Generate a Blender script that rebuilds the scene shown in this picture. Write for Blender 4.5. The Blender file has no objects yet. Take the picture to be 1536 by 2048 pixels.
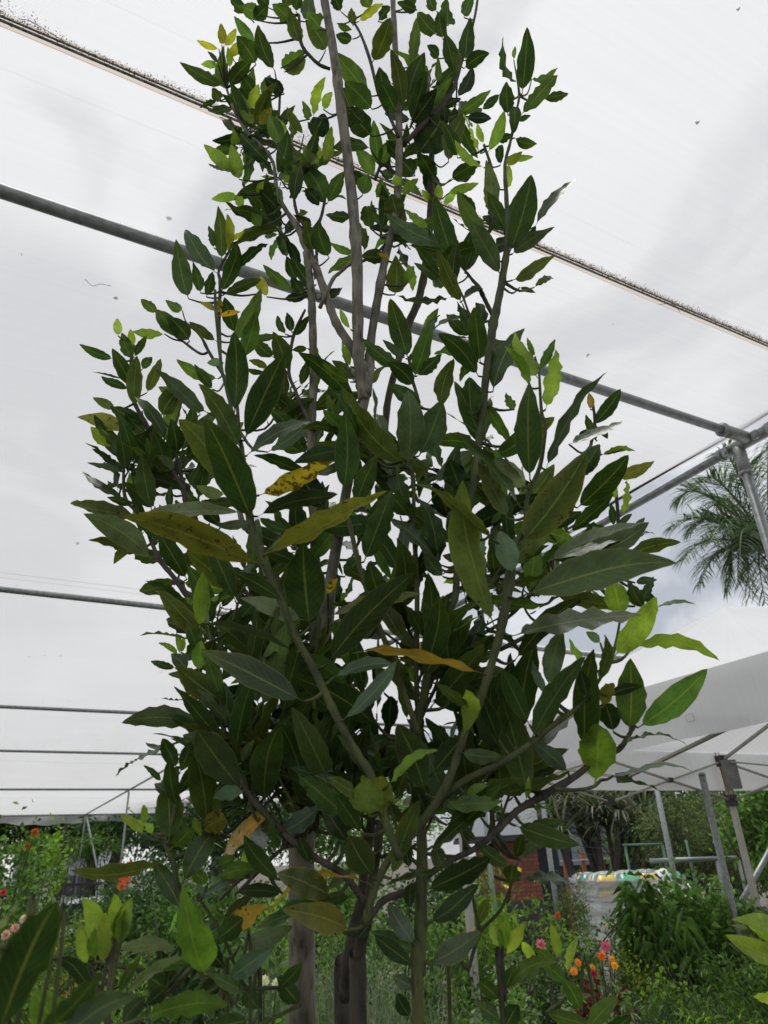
import bpy, math, random
import numpy as np
from mathutils import Vector, Matrix
R = math.radians
sc = bpy.context.scene
# ------------------------------------------------------------------ camera
FPX, W0, H0, EYE = 1395.0, 1536.0, 2048.0, 1.5
PITCH, ROLL, UAZ = R(26.4128), R(-2.7275), R(61.175)
_f = np.array([0, math.cos(PITCH), math.sin(PITCH)]); _r = np.array([1.0, 0, 0]); _u = np.cross(_r, _f)
CR = _r*math.cos(ROLL) + _u*math.sin(ROLL); CU = _u*math.cos(ROLL) - _r*math.sin(ROLL); CF = _f
cd = bpy.data.cameras.new('camera'); cam = bpy.data.objects.new('camera', cd); sc.collection.objects.link(cam)
cd.sensor_fit = 'VERTICAL'; cd.sensor_height = 36; cd.sensor_width = 27; cd.lens = 36*FPX/H0
cd.clip_start = 0.02; cd.clip_end = 3000
cd.dof.use_dof = True; cd.dof.focus_distance = 0.95; cd.dof.aperture_fstop = 13
m = Matrix.Identity(4)
for i in range(3): m[i][0] = CR[i]; m[i][1] = CU[i]; m[i][2] = -CF[i]
m[2][3] = EYE
cam.matrix_world = m; sc.camera = cam
# ------------------------------------------------------------------ sky and sun
SUN_EL, SUN_AZ = R(72), R(8)         # azimuth from +Y towards +X
world = bpy.data.worlds.new('World'); sc.world = world; world.use_nodes = True
nt = world.node_tree; nt.nodes.clear()
def N(nt, t, **k):
    n = nt.nodes.new(t)
    for a, b in k.items(): setattr(n, a, b)
    return n
out = N(nt, 'ShaderNodeOutputWorld'); bg = N(nt, 'ShaderNodeBackground'); nt.links.new(bg.outputs[0], out.inputs[0])
bg.inputs['Strength'].default_value = 0.1
sky = N(nt, 'ShaderNodeTexSky', sky_type='NISHITA', sun_disc=False); sky.sun_elevation = SUN_EL; sky.sun_rotation = SUN_AZ
tc = N(nt, 'ShaderNodeTexCoord'); sep = N(nt, 'ShaderNodeSeparateXYZ'); nt.links.new(tc.outputs['Generated'], sep.inputs[0])
mp = N(nt, 'ShaderNodeMapping'); mp.inputs['Scale'].default_value = (1.0, 1.0, 2.2); mp.inputs['Rotation'].default_value = (0, 0, 0.9); nt.links.new(tc.outputs['Generated'], mp.inputs[0])
n1 = N(nt, 'ShaderNodeTexNoise'); n1.inputs['Scale'].default_value = 2.3; n1.inputs['Detail'].default_value = 6; n1.inputs['Distortion'].default_value = 0.5; nt.links.new(mp.outputs[0], n1.inputs['Vector'])
cr = N(nt, 'ShaderNodeValToRGB'); nt.links.new(n1.outputs[0], cr.inputs[0])
cr.color_ramp.elements[0].position = .45; cr.color_ramp.elements[0].color = (5.9, 6.1, 6.6, 1)
cr.color_ramp.elements[1].position = .57; cr.color_ramp.elements[1].color = (11.6, 11.7, 11.7, 1)
hr = N(nt, 'ShaderNodeMapRange'); hr.inputs['From Min'].default_value = 0.0; hr.inputs['From Max'].default_value = .75; hr.inputs['To Min'].default_value = .72; hr.inputs['To Max'].default_value = 1.0
nt.links.new(sep.outputs[2], hr.inputs[0])
ml = N(nt, 'ShaderNodeVectorMath', operation='SCALE'); nt.links.new(cr.outputs[0], ml.inputs[0]); nt.links.new(hr.outputs[0], ml.inputs['Scale'])
mx = N(nt, 'ShaderNodeMix', data_type='RGBA'); mx.inputs[0].default_value = .86
nt.links.new(sky.outputs[0], mx.inputs[6]); nt.links.new(ml.outputs[0], mx.inputs[7]); nt.links.new(mx.outputs[2], bg.inputs[0])
sl = bpy.data.lights.new('sun', 'SUN'); sl.energy = 2.0; sl.angle = R(14); sl.color = (1, .97, .92)
sun = bpy.data.objects.new('sun', sl); sc.collection.objects.link(sun)
sd = Vector((math.sin(SUN_AZ)*math.cos(SUN_EL), math.cos(SUN_AZ)*math.cos(SUN_EL), math.sin(SUN_EL)))
sun.rotation_euler = sd.to_track_quat('Z', 'Y').to_euler()
vs = sc.view_settings; vs.view_transform = 'Standard'; vs.look = 'None'; vs.gamma = 1; vs.exposure = 0.09
cy = sc.cycles; cy.use_denoising = True; cy.max_bounces = 10; cy.transmission_bounces = 8; cy.transparent_max_bounces = 24; cy.diffuse_bounces = 5
cy.sample_clamp_indirect = 8
# ------------------------------------------------------------------ helpers
rng = np.random.default_rng(11); random.seed(11)
def unit(v): v = np.asarray(v, float); return v/(np.linalg.norm(v)+1e-12)
def ray(x, y): return CR*(x-W0/2)/FPX - CU*(y-H0/2)/FPX + CF          # depth 1 along the axis
O = np.array([0, 0, EYE])
def at(x, y, Y):  # the point of the upright plane Y metres ahead seen at pixel x, y
    d = ray(x, y); return O + d*(Y/d[1])
def atd(x, y, d): return O + ray(x, y)*d
def px(p):
    q = np.asarray(p) - O; z = q@CF; return (q@CR)/z*FPX+W0/2, -(q@CU)/z*FPX+H0/2, z
C = sc.collection
def empty(name, loc, label, cat, group=None, kind=None):
    o = bpy.data.objects.new(name, None); C.objects.link(o); o.location = loc; o.empty_display_size = .1
    return tag(o, label, cat, group, kind)
def tag(o, label=None, cat=None, group=None, kind=None):
    if label: o['label'] = label
    if cat: o['category'] = cat
    if group: o['group'] = group
    if kind: o['kind'] = kind
    return o
def mesh(name, V, F, mat, parent=None, smooth=True, col=None, uv=None, spot=None):
    """V (n,3) world points, F (m,3|4) ints or list of lists; col per-vertex rgba"""
    V = np.asarray(V, np.float32).reshape(-1, 3)
    me = bpy.data.meshes.new(name)
    if isinstance(F, np.ndarray):
        k = F.shape[1]; nf = len(F); loops = F.astype(np.int32).ravel(); starts = np.arange(nf, dtype=np.int32)*k; tot = np.full(nf, k, np.int32)
    else:
        tot = np.array([len(f) for f in F], np.int32); loops = np.array([i for f in F for i in f], np.int32); starts = np.concatenate([[0], np.cumsum(tot)[:-1]]).astype(np.int32); nf = len(F)
    loc = np.zeros(3)
    if parent is not None:
        q = parent
        while q is not None: loc = loc + np.array(q.location); q = q.parent
    me.vertices.add(len(V)); me.vertices.foreach_set('co', (V-loc).astype(np.float32).ravel())
    me.loops.add(len(loops)); me.loops.foreach_set('vertex_index', loops)
    me.polygons.add(nf); me.polygons.foreach_set('loop_start', starts)
    me.polygons.foreach_set('loop_total', tot)
    me.polygons.foreach_set('use_smooth', np.full(nf, bool(smooth)))
    me.update(calc_edges=True)
    if col is not None:
        a = me.color_attributes.new('lc', 'FLOAT_COLOR', 'POINT'); a.data.foreach_set('color', np.asarray(col, np.float32).ravel())
    if spot is not None:
        a = me.attributes.new('spot', 'FLOAT', 'POINT'); a.data.foreach_set('value', np.asarray(spot, np.float32).ravel())
    if uv is not None:
        l = me.uv_layers.new(name='UVMap'); l.data.foreach_set('uv', np.asarray(uv, np.float32)[loops].ravel())
    me.validate()
    me.materials.append(mat)
    o = bpy.data.objects.new(name, me); C.objects.link(o)
    if parent is not None: o.parent = parent
    return o
class MB:
    def __init__(s): s.V = []; s.F = []; s.n = 0
    def add(s, V, F):
        V = np.asarray(V, float).reshape(-1, 3); s.V.append(V); s.F += [[i+s.n for i in f] for f in F]; s.n += len(V); return s
    def box(s, c, h, ax=None):
        c = np.asarray(c, float); A = np.eye(3) if ax is None else np.array(ax)
        V = [c + A[0]*x*h[0] + A[1]*y*h[1] + A[2]*z*h[2] for z in (-1, 1) for y in (-1, 1) for x in (-1, 1)]
        return s.add(V, [[0, 2, 3, 1], [4, 5, 7, 6], [0, 1, 5, 4], [2, 6, 7, 3], [0, 4, 6, 2], [1, 3, 7, 5]])
    def bar(s, a, b, w, h=None):
        a = np.asarray(a, float); b = np.asarray(b, float); h = h or w; d = unit(b-a); x = np.cross(d, [0, 0, 1]); x = unit(x) if np.linalg.norm(x) > 1e-3 else np.array([1., 0, 0]); y = np.cross(x, d)
        return s.box((a+b)/2, (w/2, h/2, np.linalg.norm(b-a)/2), (x, y, d))
    def tube(s, P, r, n=10, cap=True):
        V, F = tube(P, r, n, cap); return s.add(V, F)
    def build(s, name, mat, parent=None, smooth=False):
        return mesh(name, np.concatenate(s.V), s.F, mat, parent, smooth)
def tube(P, r, n=10, cap=True, bump=0.0):
    P = np.asarray(P, float); m_ = len(P); r = np.broadcast_to(np.asarray(r, float), (m_,))
    T = np.gradient(P, axis=0); T /= np.linalg.norm(T, axis=1)[:, None]+1e-12
    x = np.cross(T[0], [0.3, 1, 0.2]); x = unit(x); V = []
    for i in range(m_):
        x = unit(x - T[i]*(x@T[i])); y = np.cross(T[i], x)
        a = np.arange(n)*2*math.pi/n
        rr = r[i]*(1+(rng.normal(size=n)*bump if bump else 0))
        V.append(P[i] + (np.cos(a)*rr)[:, None]*x + (np.sin(a)*rr)[:, None]*y)
    V = np.concatenate(V); F = [[i*n+j, i*n+(j+1) % n, (i+1)*n+(j+1) % n, (i+1)*n+j] for i in range(m_-1) for j in range(n)]
    if cap: F.append(list(range(n))[::-1]); F.append([(m_-1)*n+j for j in range(n)])
    return V, F
def smooth_path(P, r, k=5):
    P = np.asarray(P, float); r = np.asarray(r, float); Q = np.column_stack([P, r]); o = []
    E = np.vstack([2*Q[0]-Q[1], Q, 2*Q[-1]-Q[-2]])
    for i in range(len(Q)-1):
        a, b, c, d = E[i:i+4]
        for t in np.arange(k)/k: o.append(.5*((2*b)+(c-a)*t+(2*a-5*b+4*c-d)*t*t+(3*b-a-3*c+d)*t**3))
    o.append(Q[-1]); o = np.array(o); return o[:, :3], np.maximum(o[:, 3], r.min()*.5)
# ------------------------------------------------------------------ materials
def new_mat(name):
    m_ = bpy.data.materials.new(name); m_.use_nodes = True; nt = m_.node_tree; nt.nodes.clear()
    return m_, nt, N(nt, 'ShaderNodeOutputMaterial')
def simple(name, col, rough=.6, metal=0, var=.15, scale=20, bump=0.0, spec=.5, col2=None, detail=6):
    m_, nt, o = new_mat(name); b = N(nt, 'ShaderNodeBsdfPrincipled'); nt.links.new(b.outputs[0], o.inputs[0])
    b.inputs['Roughness'].default_value = rough; b.inputs['Metallic'].default_value = metal; b.inputs['Specular IOR Level'].default_value = spec
    t = N(nt, 'ShaderNodeTexCoord'); n = N(nt, 'ShaderNodeTexNoise'); n.inputs['Scale'].default_value = scale; n.inputs['Detail'].default_value = detail; nt.links.new(t.outputs['Object'], n.inputs['Vector'])
    r = N(nt, 'ShaderNodeValToRGB'); nt.links.new(n.outputs[0], r.inputs[0])
    c2 = col2 or tuple(min(1, c*(1+var)) for c in col); c1 = col if col2 else tuple(c*(1-var) for c in col)
    r.color_ramp.elements[0].position = .35; r.color_ramp.elements[0].color = (*c1, 1); r.color_ramp.elements[1].position = .65; r.color_ramp.elements[1].color = (*c2, 1)
    nt.links.new(r.outputs[0], b.inputs['Base Color'])
    if bump:
        bp = N(nt, 'ShaderNodeBump'); bp.inputs['Strength'].default_value = bump; bp.inputs['Distance'].default_value = .003; nt.links.new(n.outputs[0], bp.inputs['Height']); nt.links.new(bp.outputs[0], b.inputs['Normal'])
    return m_
def math_(nt, op, a, b=None, c=None):
    n = N(nt, 'ShaderNodeMath', operation=op)
    for i, v in enumerate((a, b, c)):
        if v is None: continue
        if isinstance(v, (int, float)): n.inputs[i].default_value = v
        else: nt.links.new(v, n.inputs[i])
    return n.outputs[0]
def mixc(nt, fac, a, b, blend='MIX'):
    n = N(nt, 'ShaderNodeMix', data_type='RGBA', blend_type=blend)
    for i, v in ((0, fac), (6, a), (7, b)):
        if isinstance(v, (int, float)): n.inputs[i].default_value = v
        elif isinstance(v, tuple): n.inputs[i].default_value = (*v, 1)
        else: nt.links.new(v, n.inputs[i])
    return n.outputs[2]
def hero_leaf_mat():
    m_, nt, o = new_mat('laurel_leaf'); L = nt.links
    at_ = N(nt, 'ShaderNodeAttribute', attribute_name='lc'); sp = N(nt, 'ShaderNodeAttribute', attribute_name='spot')
    uv = N(nt, 'ShaderNodeUVMap'); s = N(nt, 'ShaderNodeSeparateXYZ'); L.new(uv.outputs[0], s.inputs[0])
    t, v = s.outputs[0], s.outputs[1]           # t along the blade 0..1, v across -1..1 (+2*leaf number in z via object coords)
    av = math_(nt, 'ABSOLUTE', v)
    tc = N(nt, 'ShaderNodeTexCoord')
    n = N(nt, 'ShaderNodeTexNoise'); n.inputs['Scale'].default_value = 60; n.inputs['Detail'].default_value = 4; L.new(tc.outputs['Object'], n.inputs['Vector'])
    n2 = N(nt, 'ShaderNodeTexNoise'); n2.inputs['Scale'].default_value = 420; n2.inputs['Detail'].default_value = 2; L.new(tc.outputs['Object'], n2.inputs['Vector'])
    # blotches
    mott = N(nt, 'ShaderNodeMapRange'); mott.inputs['From Min'].default_value = .3; mott.inputs['From Max'].default_value = .7; mott.inputs['To Min'].default_value = .68; mott.inputs['To Max'].default_value = 1.32; L.new(n.outputs[0], mott.inputs[0])
    fine = N(nt, 'ShaderNodeMapRange'); fine.inputs['From Min'].default_value = .3; fine.inputs['From Max'].default_value = .7; fine.inputs['To Min'].default_value = .88; fine.inputs['To Max'].default_value = 1.12; L.new(n2.outputs[0], fine.inputs[0])
    mm = math_(nt, 'MULTIPLY', mott.outputs[0], fine.outputs[0])
    sc_ = N(nt, 'ShaderNodeVectorMath', operation='SCALE'); L.new(at_.outputs['Color'], sc_.inputs[0]); L.new(mm, sc_.inputs['Scale'])
    col = sc_.outputs[0]
    # side veins: narrow dark-light lines slanting towards the tip
    ph = math_(nt, 'SUBTRACT', math_(nt, 'MULTIPLY', t, 11.0), math_(nt, 'MULTIPLY', av, 2.3))
    fr = math_(nt, 'ABSOLUTE', math_(nt, 'SUBTRACT', math_(nt, 'FRACT', ph), .5))
    vein = math_(nt, 'MULTIPLY', math_(nt, 'LESS_THAN', fr, .05), math_(nt, 'SUBTRACT', .5, math_(nt, 'MULTIPLY', av, .35)))
    rib = N(nt, 'ShaderNodeMapRange'); rib.inputs['From Min'].default_value = .035; rib.inputs['From Max'].default_value = .075; rib.inputs['To Min'].default_value = 1; rib.inputs['To Max'].default_value = 0; L.new(av, rib.inputs[0])
    edge = N(nt, 'ShaderNodeMapRange'); edge.inputs['From Min'].default_value = .93; edge.inputs['From Max'].default_value = 1.0; L.new(av, edge.inputs[0])
    ve = math_(nt, 'MINIMUM', math_(nt, 'ADD', math_(nt, 'MULTIPLY', vein, .65), math_(nt, 'ADD', math_(nt, 'MULTIPLY', rib.outputs[0], .8), math_(nt, 'MULTIPLY', edge.outputs[0], .7))), 1.0)
    veincol = mixc(nt, 0.5, col, (.30, .33, .09))
    col = mixc(nt, ve, col, veincol)
    # yellowing towards the margin and brown spots on ageing leaves
    yel = math_(nt, 'MULTIPLY', math_(nt, 'MULTIPLY', sp.outputs['Fac'], math_(nt, 'MULTIPLY', av, av)), .8)
    col = mixc(nt, yel, col, (.22, .22, .03))
    vo = N(nt, 'ShaderNodeTexNoise'); vo.inputs['Scale'].default_value = 190; vo.inputs['Detail'].default_value = 3; vo.inputs['Distortion'].default_value = .6; L.new(tc.outputs['Object'], vo.inputs['Vector'])
    thr = math_(nt, 'SUBTRACT', .76, math_(nt, 'MULTIPLY', sp.outputs['Fac'], .22))
    spm = math_(nt, 'MULTIPLY', math_(nt, 'GREATER_THAN', vo.outputs[0], thr), math_(nt, 'GREATER_THAN', sp.outputs['Fac'], .08))
    col = mixc(nt, math_(nt, 'MULTIPLY', spm, .85), col, (.05, .018, .008))
    geo = N(nt, 'ShaderNodeNewGeometry')
    under = mixc(nt, .10, col, (.14, .20, .08))
    colb = mixc(nt, geo.outputs['Backfacing'], col, under)
    b = N(nt, 'ShaderNodeBsdfPrincipled'); L.new(colb, b.inputs['Base Color'])
    rg = mixc(nt, geo.outputs['Backfacing'], (.34, .34, .34), (.55, .55, .55)); L.new(rg, b.inputs['Roughness'])
    spx = N(nt, 'ShaderNodeMapRange'); spx.inputs['To Min'].default_value = .36; spx.inputs['To Max'].default_value = .12; L.new(geo.outputs['Backfacing'], spx.inputs[0]); L.new(spx.outputs[0], b.inputs['Specular IOR Level'])
    bp = N(nt, 'ShaderNodeBump'); bp.inputs['Strength'].default_value = .35; bp.inputs['Distance'].default_value = .0006; L.new(math_(nt, 'SUBTRACT', n2.outputs[0], math_(nt, 'ADD', vein, rib.outputs[0])), bp.inputs['Height']); L.new(bp.outputs[0], b.inputs['Normal'])
    tr = N(nt, 'ShaderNodeBsdfTranslucent')
    tcol = mixc(nt, 1.0, col, (1.95, 2.0, 1.0), 'MULTIPLY'); L.new(tcol, tr.inputs[0])
    ms = N(nt, 'ShaderNodeMixShader'); L.new(at_.outputs['Alpha'], ms.inputs[0]); L.new(b.outputs[0], ms.inputs[1]); L.new(tr.outputs[0], ms.inputs[2]); L.new(ms.outputs[0], o.inputs[0])
    return m_
def foliage_mat():
    m_, nt, o = new_mat('garden_foliage'); L = nt.links
    at_ = N(nt, 'ShaderNodeAttribute', attribute_name='lc'); b = N(nt, 'ShaderNodeBsdfPrincipled'); L.new(at_.outputs['Color'], b.inputs['Base Color']); b.inputs['Roughness'].default_value = .5; b.inputs['Specular IOR Level'].default_value = .3
    tr = N(nt, 'ShaderNodeBsdfTranslucent'); L.new(mixc(nt, 1.0, at_.outputs['Color'], (1.6, 1.9, 1.0), 'MULTIPLY'), tr.inputs[0])
    ms = N(nt, 'ShaderNodeMixShader'); L.new(at_.outputs['Alpha'], ms.inputs[0]); L.new(b.outputs[0], ms.inputs[1]); L.new(tr.outputs[0], ms.inputs[2]); L.new(ms.outputs[0], o.inputs[0]); return m_
def bark_mat(name, c1, c2, knot=True):
    m_, nt, o = new_mat(name); L = nt.links; b = N(nt, 'ShaderNodeBsdfPrincipled'); L.new(b.outputs[0], o.inputs[0]); b.inputs['Roughness'].default_value = .75
    t = N(nt, 'ShaderNodeTexCoord'); mp = N(nt, 'ShaderNodeMapping'); mp.inputs['Scale'].default_value = (1, 1, .25); L.new(t.outputs['Object'], mp.inputs[0])
    n = N(nt, 'ShaderNodeTexNoise'); n.inputs['Scale'].default_value = 130; n.inputs['Detail'].default_value = 5; L.new(mp.outputs[0], n.inputs['Vector'])
    n2 = N(nt, 'ShaderNodeTexNoise'); n2.inputs['Scale'].default_value = 28; n2.inputs['Detail'].default_value = 4; L.new(t.outputs['Object'], n2.inputs['Vector'])
    f = math_(nt, 'ADD', math_(nt, 'MULTIPLY', n.outputs[0], .5), math_(nt, 'MULTIPLY', n2.outputs[0], .5))
    r = N(nt, 'ShaderNodeValToRGB'); L.new(f, r.inputs[0]); r.color_ramp.elements[0].position = .38; r.color_ramp.elements[0].color = (*c1, 1); r.color_ramp.elements[1].position = .62; r.color_ramp.elements[1].color = (*c2, 1)
    vo = N(nt, 'ShaderNodeTexVoronoi'); vo.inputs['Scale'].default_value = 150; L.new(mp.outputs[0], vo.inputs['Vector'])
    lent = math_(nt, 'LESS_THAN', vo.outputs['Distance'], .24)
    L.new(mixc(nt, math_(nt, 'MULTIPLY', lent, .5), r.outputs[0], tuple(x*.4 for x in c1)), b.inputs['Base Color'])
    bp = N(nt, 'ShaderNodeBump'); bp.inputs['Strength'].default_value = .9; bp.inputs['Distance'].default_value = .002; L.new(f, bp.inputs['Height']); L.new(bp.outputs[0], b.inputs['Normal']); return m_
def fabric_mat(name, tcol, transp, rough_col, weave=900, specks=True, seams=(), ax=None, trans=.62, amp=.15):
    """woven shade cloth: partly see-through, partly translucent"""
    m_, nt, o = new_mat(name); L = nt.links
    tc = N(nt, 'ShaderNodeTexCoord'); uv = N(nt, 'ShaderNodeUVMap'); s = N(nt, 'ShaderNodeSeparateXYZ'); L.new(uv.outputs[0], s.inputs[0])
    u, v = s.outputs[0], s.outputs[1]       # metres along / across
    n = N(nt, 'ShaderNodeTexNoise'); n.inputs['Scale'].default_value = 1.1; n.inputs['Detail'].default_value = 5; L.new(uv.outputs[0], n.inputs['Vector'])
    st = N(nt, 'ShaderNodeTexNoise'); mp = N(nt, 'ShaderNodeMapping'); mp.inputs['Scale'].default_value = (.6, 70, 1); L.new(uv.outputs[0], mp.inputs[0]); L.new(mp.outputs[0], st.inputs['Vector']); st.inputs['Scale'].default_value = 1; st.inputs['Detail'].default_value = 4
    wu = math_(nt, 'SINE', math_(nt, 'MULTIPLY', u, weave)); wv = math_(nt, 'SINE', math_(nt, 'MULTIPLY', v, weave))
    wv2 = math_(nt, 'MULTIPLY', math_(nt, 'MULTIPLY', wu, wv), amp)
    k = math_(nt, 'ADD', math_(nt, 'ADD', .89, math_(nt, 'MULTIPLY', n.outputs[0], .12)), math_(nt, 'MULTIPLY', st.outputs[0], .10))  # streak noise puts the shading of thin creases into the cloth colour
    cloth_tone = math_(nt, 'ADD', k, wv2)
    col = N(nt, 'ShaderNodeVectorMath', operation='SCALE'); col.inputs[0].default_value = tcol; L.new(cloth_tone, col.inputs['Scale']); col = col.outputs[0]
    lw = N(nt, 'ShaderNodeLayerWeight'); lw.inputs['Blend'].default_value = .5     # the gaps of a weave close up when seen edge-on
    tfac = math_(nt, 'MULTIPLY', math_(nt, 'ADD', transp, math_(nt, 'MULTIPLY', wv2, .8)), math_(nt, 'SUBTRACT', 1.0, lw.outputs['Facing']))
    if specks:
        for scl, th, cc in ((9.0, .075, (.12, .10, .08)), (2.6, .04, (.08, .06, .05)), (4.3, .07, (.35, .3, .25))):
            vo = N(nt, 'ShaderNodeTexVoronoi'); vo.inputs['Scale'].default_value = scl; vo.inputs['Randomness'].default_value = 1
            nn = N(nt, 'ShaderNodeTexNoise'); nn.inputs['Scale'].default_value = 40; L.new(uv.outputs[0], nn.inputs['Vector'])
            ad = N(nt, 'ShaderNodeVectorMath', operation='MULTIPLY_ADD'); L.new(nn.outputs['Color'], ad.inputs[0]); ad.inputs[1].default_value = (.035, .035, 0); L.new(uv.outputs[0], ad.inputs[2]); L.new(ad.outputs[0], vo.inputs['Vector'])
            cs = N(nt, 'ShaderNodeSeparateColor'); L.new(vo.outputs['Color'], cs.inputs[0])
            lim = math_(nt, 'MULTIPLY', math_(nt, 'POWER', cs.outputs[0], 2.0), th)
            mk = math_(nt, 'LESS_THAN', vo.outputs['Distance'], lim)
            col = mixc(nt, math_(nt, 'MULTIPLY', mk, .75), col, cc); tfac = math_(nt, 'MULTIPLY', tfac, math_(nt, 'SUBTRACT', 1.0, mk))
    for v0, w_, cc, a_ in seams:
        mk = math_(nt, 'MULTIPLY', math_(nt, 'LESS_THAN', math_(nt, 'ABSOLUTE', math_(nt, 'SUBTRACT', v, v0)), w_), a_)
        col = mixc(nt, mk, col, cc); tfac = math_(nt, 'MULTIPLY', tfac, math_(nt, 'SUBTRACT', 1.0, mk))
    d = N(nt, 'ShaderNodeBsdfDiffuse'); d.inputs[0].default_value = (*rough_col, 1); L.new(col, d.inputs[0])
    tr = N(nt, 'ShaderNodeBsdfTranslucent'); L.new(col, tr.inputs[0])
    m1 = N(nt, 'ShaderNodeMixShader'); m1.inputs[0].default_value = trans; L.new(d.outputs[0], m1.inputs[1]); L.new(tr.outputs[0], m1.inputs[2])
    tp = N(nt, 'ShaderNodeBsdfTransparent'); m2 = N(nt, 'ShaderNodeMixShader'); L.new(tfac, m2.inputs[0]); L.new(m1.outputs[0], m2.inputs[1]); L.new(tp.outputs[0], m2.inputs[2]); L.new(m2.outputs[0], o.inputs[0])
    return m_
M_LEAF = hero_leaf_mat(); M_FOL = foliage_mat()
M_BARK = bark_mat('grey_bark', (.060, .056, .040), (.25, .235, .175)); M_BARK2 = bark_mat('brown_bark', (.022, .019, .013), (.085, .073, .050))
M_STEM = bark_mat('green_stem', (.024, .036, .010), (.085, .10, .028)); M_TWIG = simple('reddish_twig', (.10, .07, .03), .6, var=.5, scale=80)
M_GALV = simple('galvanised_steel', (.19, .21, .205), .45, .35, scale=45, col2=(.30, .33, .32), bump=.15)
M_GALVD = simple('galvanised_fitting', (.24, .26, .255), .5, .35, scale=120, col2=(.36, .38, .37), bump=.4)
M_CREAM = simple('cream_painted_steel', (.48, .46, .41), .5, .0, var=.08, scale=12)
M_BLACKPL = simple('black_plastic', (.03, .03, .032), .5, 0)
M_DARKMET = simple('black_painted_steel', (.018, .018, .02), .5, 0)
M_TRUNK = bark_mat('tree_bark', (.04, .035, .03), (.10, .09, .08))
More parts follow.
